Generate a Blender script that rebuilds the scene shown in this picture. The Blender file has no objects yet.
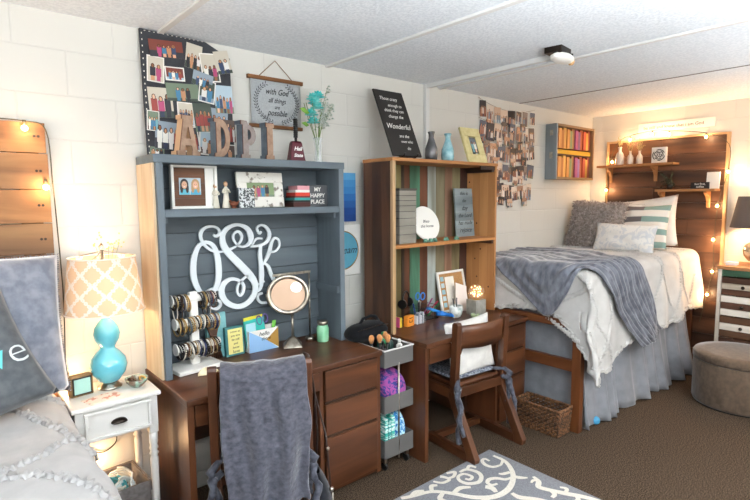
import bpy, bmesh, math, random
from mathutils import Vector, Matrix, Euler, noise
random.seed(7)
SC = bpy.context.scene
COL = SC.collection
PI = math.pi
def R(d): return math.radians(d)
def hx(h, k=1.0):
    h = h.lstrip('#'); o = []
    for i in (0, 2, 4):
        c = int(h[i:i+2], 16)/255
        o.append((c/12.92 if c <= .04045 else ((c+.055)/1.055)**2.4)*k)
    return (*o, 1)

# ---------------------------------------------------------------- materials
MATS = {}
def mat(name, c1, c2=None, rough=.6, metal=0, scale=8, stretch=(1, 1, 1), bump=0, bscale=None, detail=4, emit=None, estr=0,
        trans=0, alpha=1, sheen=0, contrast=(.35, .65), dist=0, spec=.5, coat=0):
    if name in MATS: return MATS[name]
    m = bpy.data.materials.new(name); m.use_nodes = True
    n = m.node_tree.nodes; l = m.node_tree.links
    b = n['Principled BSDF']
    c1 = hx(c1) if isinstance(c1, str) else c1
    c2 = hx(c2) if isinstance(c2, str) else (c2 or c1)
    tc = n.new('ShaderNodeTexCoord'); mp = n.new('ShaderNodeMapping'); mp.inputs['Scale'].default_value = stretch
    l.new(tc.outputs['Object'], mp.inputs[0])
    nz = n.new('ShaderNodeTexNoise'); nz.inputs['Scale'].default_value = scale; nz.inputs['Detail'].default_value = detail
    nz.inputs['Distortion'].default_value = dist
    l.new(mp.outputs[0], nz.inputs[0])
    mr = n.new('ShaderNodeMapRange'); mr.inputs[1].default_value = contrast[0]; mr.inputs[2].default_value = contrast[1]
    l.new(nz.outputs[0], mr.inputs[0])
    mx = n.new('ShaderNodeMix'); mx.data_type = 'RGBA'; mx.inputs[6].default_value = c1; mx.inputs[7].default_value = c2
    l.new(mr.outputs[0], mx.inputs[0])
    at = n.new('ShaderNodeAttribute'); at.attribute_name = 'tint'
    mu = n.new('ShaderNodeMix'); mu.data_type = 'RGBA'; mu.blend_type = 'MULTIPLY'; mu.inputs[0].default_value = 1
    l.new(mx.outputs[2], mu.inputs[6]); l.new(at.outputs[0], mu.inputs[7])
    l.new(mu.outputs[2], b.inputs['Base Color'])
    b.inputs['Roughness'].default_value = rough; b.inputs['Metallic'].default_value = metal
    b.inputs['Specular IOR Level'].default_value = spec
    if coat: b.inputs['Coat Weight'].default_value = coat
    if sheen: b.inputs['Sheen Weight'].default_value = sheen; b.inputs['Sheen Roughness'].default_value = .4
    if trans: b.inputs['Transmission Weight'].default_value = trans
    if alpha < 1: b.inputs['Alpha'].default_value = alpha
    if emit:
        b.inputs['Emission Color'].default_value = hx(emit) if isinstance(emit, str) else emit
        b.inputs['Emission Strength'].default_value = estr
    if bump:
        src = nz
        if bscale:
            src = n.new('ShaderNodeTexNoise'); src.inputs['Scale'].default_value = bscale; src.inputs['Detail'].default_value = 3
            l.new(mp.outputs[0], src.inputs[0])
        bp = n.new('ShaderNodeBump'); bp.inputs['Strength'].default_value = 1; bp.inputs['Distance'].default_value = bump
        l.new(src.outputs[0], bp.inputs['Height']); l.new(bp.outputs[0], b.inputs['Normal'])
    MATS[name] = m
    return m
def wood(name, c1, c2, axis='x', rough=.5, scale=14, bump=.0006, **k):
    st = {'x': (.12, 1, 1), 'y': (1, .12, 1), 'z': (1, 1, .12)}[axis]
    return mat(name+'_'+axis, c1, c2, rough=rough, scale=scale, stretch=st, bump=bump, detail=8, dist=.6, **k)
def fabric(name, c1, c2=None, scale=60, bump=.001, sheen=.3, **k):
    return mat(name, c1, c2, rough=.95, scale=scale, bump=bump, sheen=sheen, spec=.2, **k)
def paint(name, c, rough=.55, **k): return mat(name, c, rough=rough, **k)

# ---------------------------------------------------------------- mesh builder
class MB:
    def __init__(s):
        s.bm = bmesh.new(); s.col = s.bm.loops.layers.float_color.new('tint'); s.mats = []
    def _m(s, m):
        if m is None: return 0
        if m not in s.mats: s.mats.append(m)
        return s.mats.index(m)
    def face(s, vs, m=None, tint=None, smooth=False):
        try: f = s.bm.faces.new(vs)
        except ValueError: return None
        f.material_index = s._m(m); f.smooth = smooth
        t = (1, 1, 1, 1) if tint is None else ((tint, tint, tint, 1) if isinstance(tint, (int, float)) else (*tint[:3], 1))
        for lp in f.loops: lp[s.col] = t
        return f
    def box(s, c, d, rot=None, m=None, tint=None, taper=1):
        x, y, z = d[0]/2, d[1]/2, d[2]/2
        pts = [(-x*(taper if k < 0 else 1)*1, 0, 0) for k in (0,)]
        vs = []
        for sz in (-1, 1):
            t = taper if sz > 0 else 1
            for sx, sy in ((-1, -1), (1, -1), (1, 1), (-1, 1)):
                v = Vector((sx*x*t, sy*y*t, sz*z))
                if rot is not None: v = (rot if isinstance(rot, Matrix) else Euler(rot).to_matrix()) @ v
                vs.append(s.bm.verts.new(v+Vector(c)))
        for f in ((3, 2, 1, 0), (4, 5, 6, 7), (0, 1, 5, 4), (1, 2, 6, 5), (2, 3, 7, 6), (3, 0, 4, 7)):
            s.face([vs[i] for i in f], m, tint)
        return s
    def b2(s, a, b, m=None, tint=None):     # box by two corners
        return s.box([(a[i]+b[i])/2 for i in range(3)], [abs(b[i]-a[i]) for i in range(3)], None, m, tint)
    def lathe(s, prof, seg=24, c=(0, 0, 0), m=None, tint=None, axis=None, cap=True, sx=1, sy=1):
        rings = []
        M = axis if axis is not None else Matrix.Identity(3)
        for r, z in prof:
            rings.append([s.bm.verts.new(M @ Vector((r*sx*math.cos(2*PI*i/seg), r*sy*math.sin(2*PI*i/seg), z))+Vector(c)) for i in range(seg)])
        for a, b in zip(rings, rings[1:]):
            for i in range(seg):
                j = (i+1) % seg
                s.face([a[i], a[j], b[j], b[i]], m, tint, True)
        if cap:
            s.face(rings[0][::-1], m, tint); s.face(rings[-1], m, tint)
        return s
    def cyl(s, a, b, r, r2=None, seg=16, m=None, tint=None):
        a = Vector(a); b = Vector(b); d = b-a
        q = d.to_track_quat('Z', 'Y').to_matrix()
        return s.lathe([(r, 0), (r if r2 is None else r2, d.length)], seg, a, m, tint, q)
    def ball(s, c, r, seg=12, m=None, tint=None, sc=(1, 1, 1), rot=None):
        n = max(4, seg//2); prof = [(max(1e-4, r*math.sin(PI*i/n)), -r*math.cos(PI*i/n)) for i in range(n+1)]
        M = Matrix.Diagonal(sc)
        if rot is not None: M = Euler(rot).to_matrix() @ M
        return s.lathe(prof, seg, c, m, tint, M)
    def tube(s, pts, r, seg=8, closed=False, m=None, tint=None):
        pts = [Vector(p) for p in pts]; n = len(pts); rings = []; up = None
        for i, p in enumerate(pts):
            a = pts[(i-1) % n] if (closed or i > 0) else p; b = pts[(i+1) % n] if (closed or i < n-1) else p
            t = (b-a)
            t = t.normalized() if t.length > 1e-9 else Vector((0, 0, 1))
            if up is None: up = t.orthogonal().normalized()
            up = (up-t*up.dot(t)); up = up.normalized() if up.length > 1e-6 else t.orthogonal().normalized()
            w = t.cross(up); rr = r[i] if isinstance(r, (list, tuple)) else r
            rings.append([s.bm.verts.new(p+(up*math.cos(2*PI*k/seg)+w*math.sin(2*PI*k/seg))*rr) for k in range(seg)])
        prs = list(zip(rings, rings[1:]))+([(rings[-1], rings[0])] if closed else [])
        for a, b in prs:
            for k in range(seg): s.face([a[k], a[(k+1) % seg], b[(k+1) % seg], b[k]], m, tint, True)
        if not closed: s.face(rings[0][::-1], m, tint); s.face(rings[-1], m, tint)
        return s
    def prism(s, pts, y0, y1, plane='xz', m=None, tint=None, mside=None, smooth=False):
        # polygon pts extruded between y0 and y1 along the axis normal to the plane
        def P(a, b, h): return {'xz': (a, h, b), 'xy': (a, b, h), 'yz': (h, a, b)}[plane]
        A = [s.bm.verts.new(P(a, b, y0)) for a, b in pts]; B = [s.bm.verts.new(P(a, b, y1)) for a, b in pts]
        s.face(A, m, tint); s.face(B[::-1], m, tint); n = len(pts)
        for i in range(n): s.face([A[i], B[i], B[(i+1) % n], A[(i+1) % n]], mside or m, tint, smooth)
        return s
    def ribbon(s, pts, y0, y1, plane='xz', m=None, tint=None, sub=4):
        # pts (a, b, halfwidth): smoothed, extruded stroke
        P = smooth_path(pts, sub); L = []; Rr = []
        for i, p in enumerate(P):
            a = P[max(0, i-1)]; b = P[min(len(P)-1, i+1)]
            dx, dy = b[0]-a[0], b[1]-a[1]; d = math.hypot(dx, dy) or 1
            nx, ny = -dy/d, dx/d
            L.append((p[0]+nx*p[2], p[1]+ny*p[2])); Rr.append((p[0]-nx*p[2], p[1]-ny*p[2]))
        def Q(a, h): return {'xz': (a[0], h, a[1]), 'xy': (a[0], a[1], h)}[plane]
        V = [[s.bm.verts.new(Q(a, h)) for a in side] for side, h in ((L, y0), (Rr, y0), (Rr, y1), (L, y1))]
        for i in range(len(P)-1):
            for k in range(4):
                s.face([V[k][i], V[(k+1) % 4][i], V[(k+1) % 4][i+1], V[k][i+1]], m, tint)
        s.face([V[k][0] for k in (3, 2, 1, 0)], m, tint); s.face([V[k][-1] for k in range(4)], m, tint)
        return s
    def grid(s, f, nu, nv, m=None, tint=None, closed_u=False):
        V = [[s.bm.verts.new(f(i/nu, j/nv)) for j in range(nv+1)] for i in range(nu+(0 if closed_u else 1))]
        for i in range(nu):
            a = V[i]; b = V[(i+1) % len(V)]
            for j in range(nv):
                t = tint(i/nu, j/nv) if callable(tint) else tint
                mm = m(i/nu, j/nv) if callable(m) else m
                s.face([a[j], b[j], b[j+1], a[j+1]], mm, t, True)
        return s
    def xf(s, M):
        bmesh.ops.transform(s.bm, matrix=M, verts=s.bm.verts); return s
def smooth_path(pts, sub=4):
    out = []; n = len(pts)
    for i in range(n-1):
        p0, p1, p2, p3 = pts[max(0, i-1)], pts[i], pts[i+1], pts[min(n-1, i+2)]
        for k in range(sub):
            t = k/sub
            out.append(tuple(.5*((2*b)+(-a+c)*t+(2*a-5*b+4*c-d)*t*t+(-a+3*b-3*c+d)*t**3) for a, b, c, d in zip(p0, p1, p2, p3)))
    out.append(tuple(pts[-1])); return out

def obj(name, mb, m=None, parent=None, bevel=0, solid=0, sub=0, origin=True, seg=2):
    bm = mb.bm
    bmesh.ops.recalc_face_normals(bm, faces=bm.faces) if solid == 0 and not getattr(mb, 'open', False) else None
    me = bpy.data.meshes.new(name)
    if parent is None and origin and bm.verts:      # put the origin at the base of the thing
        xs = [v.co.x for v in bm.verts]; ys = [v.co.y for v in bm.verts]; zs = [v.co.z for v in bm.verts]
        o3 = Vector(((min(xs)+max(xs))/2, (min(ys)+max(ys))/2, min(zs)))
        bmesh.ops.translate(bm, verts=bm.verts, vec=-o3)
    else: o3 = Vector((0, 0, 0))
    bm.to_mesh(me); bm.free()
    if m is not None and m not in mb.mats and not mb.mats: mb.mats.append(m)
    for q in mb.mats: me.materials.append(q)
    o = bpy.data.objects.new(name, me); COL.objects.link(o); o.location = o3
    if parent is not None: o.parent = parent; o.location = (0, 0, 0)
    if solid:
        d = o.modifiers.new('Solid', 'SOLIDIFY'); d.thickness = solid; d.offset = 0
    if bevel:
        d = o.modifiers.new('Bevel', 'BEVEL'); d.width = bevel; d.segments = seg; d.limit_method = 'ANGLE'; d.angle_limit = R(40)
        d.harden_normals = False
    if sub:
        d = o.modifiers.new('Sub', 'SUBSURF'); d.levels = sub; d.render_levels = sub
    return o
def thing(name, label, cat, loc=(0, 0, 0), rz=0, group=None, rot=None):
    o = bpy.data.objects.new(name, None); COL.objects.link(o); o.empty_display_size = .05
    o.location = loc; o.rotation_euler = rot if rot else (0, 0, rz)
    o['label'] = label; o['category'] = cat
    if group: o['group'] = group
    return o
def tag(o, label, cat, group=None, kind=None):
    o['label'] = label; o['category'] = cat
    if group: o['group'] = group
    if kind: o['kind'] = kind
    return o
def struct(name, mb, m=None, bevel=0, parent=None):
    o = obj(name, mb, m, parent, bevel, origin=False)
    if parent is None: o['kind'] = 'structure'
    return o
def dup(root, loc, rz=None, label=None, rot=None, scale=None):
    r = root.copy(); COL.objects.link(r); r.location = loc
    if rz is not None: r.rotation_euler = (0, 0, rz)
    if rot is not None: r.rotation_euler = rot
    if scale: r.scale = scale
    if label: r['label'] = label
    for ch in list(root.children):
        c = ch.copy(); COL.objects.link(c); c.parent = r
        for g in list(ch.children):
            d = g.copy(); COL.objects.link(d); d.parent = c
    return r
FACE = {}
def text(mb, s, size, pos, rot=(PI/2, 0, 0), m=None, depth=.0004, shear=0, align='CENTER', bold=0, sx=1, space=1, tint=None):
    """lettering as mesh added to a builder; pos is the centre of the line, facing -y by default"""
    cu = bpy.data.curves.new('t', 'FONT'); cu.body = s; cu.size = size; cu.shear = shear; cu.align_x = align; cu.align_y = 'CENTER'
    cu.extrude = depth; cu.offset = bold; cu.space_character = space; cu.resolution_u = 3
    o = bpy.data.objects.new('t', cu); COL.objects.link(o)
    bpy.context.view_layer.update()
    me = o.evaluated_get(bpy.context.evaluated_depsgraph_get()).to_mesh()
    M = (rot.to_4x4() if isinstance(rot, Matrix) else Euler(rot).to_matrix().to_4x4()); M.translation = Vector(pos)
    M = M @ Matrix.Diagonal((sx, 1, 1, 1))
    vs = [mb.bm.verts.new(M @ v.co) for v in me.vertices]
    for p in me.polygons: mb.face([vs[i] for i in p.vertices], m, tint)
    o.to_mesh_clear(); bpy.data.objects.remove(o); bpy.data.curves.remove(cu)
    return mb
def facing(nx, ny): return math.atan2(nx, -ny)

# ---------------------------------------------------------------- palette
W = {}
for ax in 'xyz':
    W['desk'+ax] = wood('desk_wood', '#633b23', '#402313', ax, rough=.34, scale=9, bump=.0002)
    W['bedw'+ax] = wood('bed_wood', '#6e3f20', '#4a2712', ax, rough=.42, scale=9, bump=.0002)
    W['pine'+ax] = wood('pine', '#c9a57c', '#b08c62', ax, rough=.6, scale=7, bump=.0003)
    W['crate'+ax] = wood('crate_wood', '#8a5a2e', '#5d3819', ax, rough=.62, scale=9, bump=.0008)
    W['dark'+ax] = wood('dark_crate', '#63402a', '#3a2418', ax, rough=.65, scale=9, bump=.0008)
    W['pallet'+ax] = wood('pallet', '#a88058', '#6f5038', ax, rough=.7, scale=9, bump=.001)
    W['hb'+ax] = wood('headboard_plank', '#6e4a32', '#2c1a10', ax, rough=.5, scale=7, bump=.0008)
    W['tone'+ax] = wood('painted_plank', '#ffffff', '#b8b0a4', ax, rough=.7, scale=10, bump=.0008)
    W['grey'+ax] = wood('grey_painted_wood', '#66727a', '#545f67', ax, rough=.55, scale=8, bump=.0004)
white = paint('white_paint', '#eceae4', .4)
black = paint('black_plastic', '#141414', .4)
nickel = mat('brushed_nickel', '#b9b2a6', '#8d857a', rough=.3, metal=1, scale=30)
dmetal = mat('dark_bronze', '#3a332e', rough=.35, metal=1)
paper = paint('paper', '#ece6da', .8)
glass = mat('clear_glass', '#eef4f4', rough=.05, trans=1)
ink = paint('ink_black', '#1b1b1d', .7)
bulbm = mat('bulb_glow', '#ffd9a0', emit='#ffc070', estr=14)
wire = paint('wire_green', '#4a4636', .6)
flat = paint('coloured_print', '#ffffff', .45)        # colour comes from the print itself (tint attribute)
def c3(h): return hx(h)[:3]
SKIN = ['#d9a684', '#c68e68', '#e3b596', '#8a5a3c']; HAIR = ['#2a1a12', '#4a2e1a', '#a67a42', '#1a1412']
DRESS = ['#e0dcd8', '#3f7a9e', '#b44a74', '#9c4038', '#24242c', '#72a8b4', '#e8e6de', '#2c2c38', '#c08a64', '#3a4a6a']
def picture(mb, w, h, M, rnd, n=None, bg=None, frame=None):
    """a printed photograph of people: M maps x right, z up, -y towards the viewer; centre at the origin"""
    def q(x0, z0, x1, z1, y, col, rx=0):
        pts = [(x0, z0), (x1, z0), (x1, z1), (x0, z1)] if not rx else [((x0+x1)/2+(x1-x0)/2*math.cos(2*PI*i/8), (z0+z1)/2+(z1-z0)/2*math.sin(2*PI*i/8)) for i in range(8)]
        mb.face([mb.bm.verts.new(M @ Vector((a, y, b))) for a, b in pts], flat, c3(col))
    BG = ['#6f7f6a', '#8c9aa8', '#5a4a42', '#c8c0b0', '#3e4a40', '#9a7c5e', '#b0c4d0', '#34343c', '#7a3c30']
    bgc = bg or rnd.choice(BG)
    t = .0012
    a = [mb.bm.verts.new(M @ Vector((sx*w/2, y, sz*h/2))) for y in (0, -t) for sx, sz in ((-1, -1), (1, -1), (1, 1), (-1, 1))]
    fc = c3(frame) if frame else c3(bgc)
    for f in ((3, 2, 1, 0), (4, 5, 6, 7), (0, 1, 5, 4), (1, 2, 6, 5), (2, 3, 7, 6), (3, 0, 4, 7)): mb.face([a[i] for i in f], flat, fc)
    e = .06*w if frame else 0
    w2, h2 = w/2-e, h/2-e
    q(-w2, -h2, w2, h2, -t-.0002, bgc)
    q(-w2, -h2, w2, -h2+2*h2*rnd.uniform(.15, .4), -t-.0004, rnd.choice(BG))
    n = n or rnd.choice([2, 3, 3, 4, 5])
    hh = 2*h2*rnd.uniform(.55, .8); pw = min(2*w2/(n+.6), hh*.42)
    x = -pw*n/2
    for i in range(n):
        y = -t-.0006-.0002*i; cx = x+pw*(i+.5); top = -h2+hh*rnd.uniform(.9, 1.05)+h2*.1
        dc = rnd.choice(DRESS)
        q(cx-pw*.32, -h2+hh*.02, cx+pw*.32, -h2+hh*.35, y, rnd.choice([dc, dc, '#2b3550', rnd.choice(SKIN)]))
        q(cx-pw*.46, -h2+hh*.3, cx+pw*.46, top-hh*.2, y-.0001, dc)
        q(cx-pw*.32, top-hh*.27, cx+pw*.32, top+hh*.02, y-.0002, rnd.choice(HAIR), 1)
        q(cx-pw*.2, top-hh*.24, cx+pw*.2, top-hh*.02, y-.0003, rnd.choice(SKIN), 1)
def TR(loc, rot=(0, 0, 0)):
    M = Euler(rot).to_matrix().to_4x4(); M.translation = Vector(loc); return M
LAMP_L, LAMP_R, E_WIN, E_CEIL, E_CEIL2, E_UP, EXPO = 16, 150, 46, 6, 40, 400, .45
MONO = [[(1.115, 1.406, 0.0042), (1.075, 1.394, 0.0094), (1.052, 1.358, 0.0114), (1.037, 1.299, 0.0135), (1.035, 1.234, 0.0135), (1.047, 1.178, 0.0125), (1.07, 1.137, 0.0094), (1.1, 1.113, 0.0042)], [(1.081, 1.405, 0.0042), (1.115, 1.408, 0.0073), (1.148, 1.39, 0.0094), (1.169, 1.344, 0.0125), (1.178, 1.276, 0.0135), (1.176, 1.208, 0.0135), (1.159, 1.154, 0.0114), (1.132, 1.123, 0.0083), (1.097, 1.111, 0.0042)], [(1.211, 1.349, 0.0042), (1.158, 1.353, 0.0052), (1.112, 1.383, 0.0062), (1.085, 1.427, 0.0073), (1.087, 1.465, 0.0083), (1.113, 1.488, 0.0062), (1.153, 1.492, 0.0052), (1.184, 1.479, 0.0052), (1.192, 1.452, 0.0062), (1.173, 1.437, 0.0062), (1.156, 1.447, 0.0042)], [(1.097, 1.111, 0.0042), (1.103, 1.132, 0.0052), (1.138, 1.147, 0.0052), (1.184, 1.134, 0.0052)], [(1.094, 1.117, 0.0052), (1.104, 1.082, 0.0062), (1.123, 1.048, 0.0062), (1.157, 1.031, 0.0062), (1.181, 1.048, 0.0062), (1.176, 1.072, 0.0062), (1.156, 1.08, 0.0052)], [(1.283, 1.372, 0.0031), (1.312, 1.396, 0.0052), (1.324, 1.43, 0.0062), (1.305, 1.457, 0.0062), (1.278, 1.447, 0.0052), (1.272, 1.418, 0.0052), (1.292, 1.383, 0.0052), (1.332, 1.368, 0.0052), (1.371, 1.387, 0.0083), (1.381, 1.424, 0.0135), (1.361, 1.469, 0.0114), (1.318, 1.493, 0.0073), (1.272, 1.493, 0.0083), (1.231, 1.472, 0.0104), (1.208, 1.436, 0.0125), (1.213, 1.385, 0.0146), (1.246, 1.332, 0.0166), (1.304, 1.27, 0.0177), (1.364, 1.202, 0.0177), (1.397, 1.149, 0.0146), (1.395, 1.096, 0.0135), (1.359, 1.047, 0.0125), (1.301, 1.025, 0.0114), (1.246, 1.039, 0.0125), (1.206, 1.074, 0.0135), (1.189, 1.122, 0.0146), (1.203, 1.165, 0.0125), (1.246, 1.189, 0.0083), (1.294, 1.178, 0.0073), (1.324, 1.146, 0.0073), (1.319, 1.105, 0.0073), (1.3, 1.088, 0.0062), (1.285, 1.11, 0.0052), (1.291, 1.15, 0.0052), (1.319, 1.179, 0.0052), (1.358, 1.201, 0.0042)], [(1.211, 1.349, 0.0042), (1.253, 1.36, 0.0052), (1.283, 1.372, 0.0042)], [(1.443, 1.376, 0.0073), (1.436, 1.312, 0.0094), (1.442, 1.24, 0.0114), (1.442, 1.18, 0.0125), (1.435, 1.127, 0.0094), (1.416, 1.101, 0.0062), (1.398, 1.116, 0.0042)], [(1.428, 1.448, 0.0052), (1.423, 1.475, 0.0052), (1.451, 1.488, 0.0052), (1.483, 1.473, 0.0073), (1.502, 1.432, 0.0094), (1.483, 1.389, 0.0083), (1.434, 1.369, 0.0062), (1.376, 1.366, 0.0042)], [(1.428, 1.445, 0.0052), (1.44, 1.439, 0.0052), (1.449, 1.451, 0.0042)], [(1.452, 1.251, 0.0042), (1.48, 1.29, 0.0083), (1.5, 1.331, 0.0094), (1.514, 1.378, 0.0083), (1.535, 1.407, 0.0062), (1.564, 1.393, 0.0052), (1.566, 1.356, 0.0052), (1.539, 1.328, 0.0052), (1.5, 1.326, 0.0052)], [(1.456, 1.268, 0.0042), (1.489, 1.238, 0.0083), (1.508, 1.185, 0.0094), (1.534, 1.146, 0.0083), (1.568, 1.136, 0.0042)], [(1.401, 1.149, 0.0042), (1.426, 1.14, 0.0042), (1.46, 1.154, 0.0042)], [(1.479, 1.023, 0.0052), (1.436, 1.027, 0.0062), (1.414, 1.051, 0.0062), (1.418, 1.077, 0.0062), (1.447, 1.083, 0.0052)], [(1.389, 1.374, 0.0042), (1.416, 1.408, 0.0052), (1.455, 1.408, 0.0042)], [(1.395, 1.108, 0.0042), (1.37, 1.188, 0.0042)]]
RUG = [[(2.577, -0.901, 0.007), (2.573, -0.994, 0.0098), (2.501, -1.096, 0.0112), (2.401, -1.162, 0.0126), (2.298, -1.189, 0.014), (2.2, -1.172, 0.014), (2.118, -1.1, 0.0126), (2.067, -1.011, 0.0112), (1.992, -0.92, 0.0098), (1.87, -0.875, 0.0098), (1.729, -0.814, 0.0084)], [(2.518, -1.001, 0.0056), (2.465, -0.984, 0.0084), (2.449, -0.941, 0.0098), (2.471, -0.896, 0.0084), (2.505, -0.89, 0.007), (2.504, -0.925, 0.0056)], [(2.518, -1.001, 0.0056), (2.574, -0.974, 0.007), (2.586, -0.94, 0.0056)], [(2.446, -1.126, 0.0056), (2.403, -1.115, 0.0084), (2.374, -1.074, 0.0098), (2.333, -1.054, 0.0098), (2.296, -1.069, 0.0084), (2.297, -1.1, 0.007), (2.331, -1.111, 0.0056)], [(2.466, -1.117, 0.0084), (2.478, -1.154, 0.0112), (2.514, -1.19, 0.0042)], [(2.489, -1.086, 0.0084), (2.44, -1.07, 0.0084), (2.427, -1.051, 0.0042)], [(2.549, -1.206, 0.007), (2.527, -1.254, 0.0112), (2.479, -1.285, 0.0126), (2.495, -1.341, 0.0126), (2.53, -1.417, 0.014), (2.576, -1.501, 0.0126), (2.6, -1.578, 0.0112)], [(2.532, -1.251, 0.007), (2.514, -1.228, 0.007), (2.483, -1.234, 0.0042)], [(2.495, -1.341, 0.007), (2.479, -1.383, 0.0098), (2.441, -1.389, 0.007)], [(2.53, -1.417, 0.007), (2.577, -1.399, 0.0084), (2.564, -1.366, 0.0056)], [(2.558, -1.465, 0.007), (2.524, -1.495, 0.0098), (2.467, -1.484, 0.007)], [(2.267, -0.89, 0.0056), (2.32, -0.897, 0.0084), (2.344, -0.958, 0.0098), (2.322, -1.005, 0.0098), (2.264, -1.031, 0.0098), (2.205, -1.001, 0.0098), (2.193, -0.953, 0.0084), (2.22, -0.916, 0.007), (2.268, -0.919, 0.007), (2.281, -0.969, 0.007), (2.246, -0.981, 0.007), (2.233, -0.958, 0.0056)], [(2.071, -0.846, 0.0056), (2.14, -0.846, 0.0084), (2.159, -0.901, 0.007), (2.103, -0.9, 0.007), (2.073, -0.855, 0.0056)], [(2.196, -0.848, 0.0056), (2.243, -0.869, 0.0084), (2.199, -0.897, 0.007), (2.162, -0.888, 0.0056)], [(2.32, -0.897, 0.0056), (2.366, -0.884, 0.0084), (2.379, -0.92, 0.0056)], [(2.253, -1.086, 0.0112), (2.27, -1.119, 0.014), (2.255, -1.158, 0.0084)], [(1.992, -0.92, 0.0084), (2.029, -0.882, 0.0098), (2.06, -0.898, 0.0056)], [(2.067, -1.011, 0.0084), (2.135, -1.001, 0.0112), (2.187, -1.035, 0.0056)], [(2.023, -0.972, 0.0084), (1.974, -0.996, 0.0112), (1.983, -1.037, 0.007)], [(1.87, -0.875, 0.007), (1.921, -0.865, 0.0098), (1.964, -0.886, 0.0056)], [(2.151, -1.128, 0.0084), (2.15, -1.183, 0.0126), (2.193, -1.238, 0.0084)], [(2.31, -1.224, 0.0084), (2.31, -1.275, 0.0126), (2.365, -1.355, 0.0126), (2.406, -1.456, 0.0112)], [(1.789, -0.834, 0.007), (1.793, -0.787, 0.0084), (1.832, -0.787, 0.0056)]]
# ================================================================ THE ROOM
XL, XR, YF, HC = -1.75, 5.5, -4.6, 2.49
def wallmat(name, plane, off):
    m = bpy.data.materials.new(name); m.use_nodes = True; n = m.node_tree.nodes; l = m.node_tree.links; b = n['Principled BSDF']
    tc = n.new('ShaderNodeTexCoord'); sp = n.new('ShaderNodeSeparateXYZ'); cb = n.new('ShaderNodeCombineXYZ')
    l.new(tc.outputs['Object'], sp.inputs[0]); l.new(sp.outputs['X' if plane == 'x' else 'Y'], cb.inputs[0]); l.new(sp.outputs['Z'], cb.inputs[1])
    mp = n.new('ShaderNodeMapping'); mp.inputs['Location'].default_value = (*off, 0); l.new(cb.outputs[0], mp.inputs[0])
    br = n.new('ShaderNodeTexBrick'); br.inputs['Scale'].default_value = 1; br.inputs['Brick Width'].default_value = .4064; br.inputs['Row Height'].default_value = .2032
    br.inputs['Mortar Size'].default_value = .005; br.inputs['Mortar Smooth'].default_value = .6; br.inputs['Bias'].default_value = -1
    br.inputs['Color1'].default_value = hx('#d3d1ca'); br.inputs['Color2'].default_value = hx('#cfcdc6'); br.inputs['Mortar'].default_value = hx('#d0cec8')
    l.new(mp.outputs[0], br.inputs[0]); l.new(br.outputs[0], b.inputs['Base Color'])
    nz = n.new('ShaderNodeTexNoise'); nz.inputs['Scale'].default_value = 90; nz.inputs['Detail'].default_value = 3; l.new(tc.outputs['Object'], nz.inputs[0])
    ad = n.new('ShaderNodeMath'); ad.operation = 'MULTIPLY_ADD'; ad.inputs[1].default_value = .18
    iv = n.new('ShaderNodeMath'); iv.operation = 'SUBTRACT'; iv.inputs[0].default_value = 1; l.new(br.outputs['Fac'], iv.inputs[1])
    l.new(nz.outputs[0], ad.inputs[0]); l.new(iv.outputs[0], ad.inputs[2])
    bp = n.new('ShaderNodeBump'); bp.inputs['Distance'].default_value = .0022; bp.inputs['Strength'].default_value = .6
    l.new(ad.outputs[0], bp.inputs['Height']); l.new(bp.outputs[0], b.inputs['Normal']); b.inputs['Roughness'].default_value = .5
    return m
wm = wallmat('painted_block', 'x', (-.306+.4064*8, -2.124+.2032*20)); wm2 = wallmat('painted_block_side', 'y', (.1+.4064*20, -2.124+.2032*20))
struct('wall_back', MB().b2((XL, 0, 0), (XR, .15, HC), wm))
struct('wall_right', MB().b2((XR, YF, 0), (XR+.15, .15, HC), wm2))
struct('wall_left', MB().b2((XL-.15, YF, 0), (XL, .15, HC), wm2))
f = MB()    # the wall behind the camera has a window
wx0, wx1, wz0, wz1 = -1.2, 1.0, .85, 2.25
for a, b in (((XL, 0), (wx0, HC)), ((wx1, 0), (XR, HC)), ((wx0, 0), (wx1, wz0)), ((wx0, wz1), (wx1, HC))):
    f.b2((a[0], YF-.15, a[1]), (b[0], YF, b[1]), wm)
struct('wall_front', f)
carpet = mat('carpet', '#645445', '#261e17', rough=.98, scale=150, bump=.006, detail=6, contrast=(.40, .60), spec=.1)
struct('floor', MB().b2((XL, YF, -.05), (XR, .0, 0), carpet))
ceilm = mat('ceiling_texture', '#e6ebf0', '#dae0e6', rough=.95, scale=70, bump=.006, detail=4, contrast=(.42, .58), spec=.1)
struct('ceiling', MB().b2((XL, YF, HC), (XR, .15, HC+.12), ceilm))
trimw = paint('trim_white', '#d8d8d6', .6)
dk = paint('seam_grey', '#8a8886', .8)
k = 1
for x, w_, d_, mm in ((-.13, .03, .012, trimw), (.93, .03, .012, trimw), (1.98, .03, .012, trimw), (3.05, .03, .012, trimw), (4.12, .012, .004, dk)):
    struct('trim_%d' % k, MB().b2((x-w_/2, YF, HC-d_), (x+w_/2, 0, HC), mm)); k += 1
# window behind the camera
f = MB(); t = .05
for a, b in (((wx0, wz0), (wx1, wz0+t)), ((wx0, wz1-t), (wx1, wz1)), ((wx0, wz0), (wx0+t, wz1)), ((wx1-t, wz0), (wx1, wz1)), ((-.12, wz0), (-.08, wz1))):
    f.b2((a[0], YF-.1, a[1]), (b[0], YF-.04, b[1]), white)
wf = struct('window_1', f)
struct('window_pane', MB().b2((wx0+.02, YF-.075, wz0+.02), (wx1-.02, YF-.07, wz1-.02), glass), parent=wf)
struct('window_sill', MB().b2((wx0-.05, YF-.05, wz0-.03), (wx1+.05, YF+.06, wz0), white), parent=wf)
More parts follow.
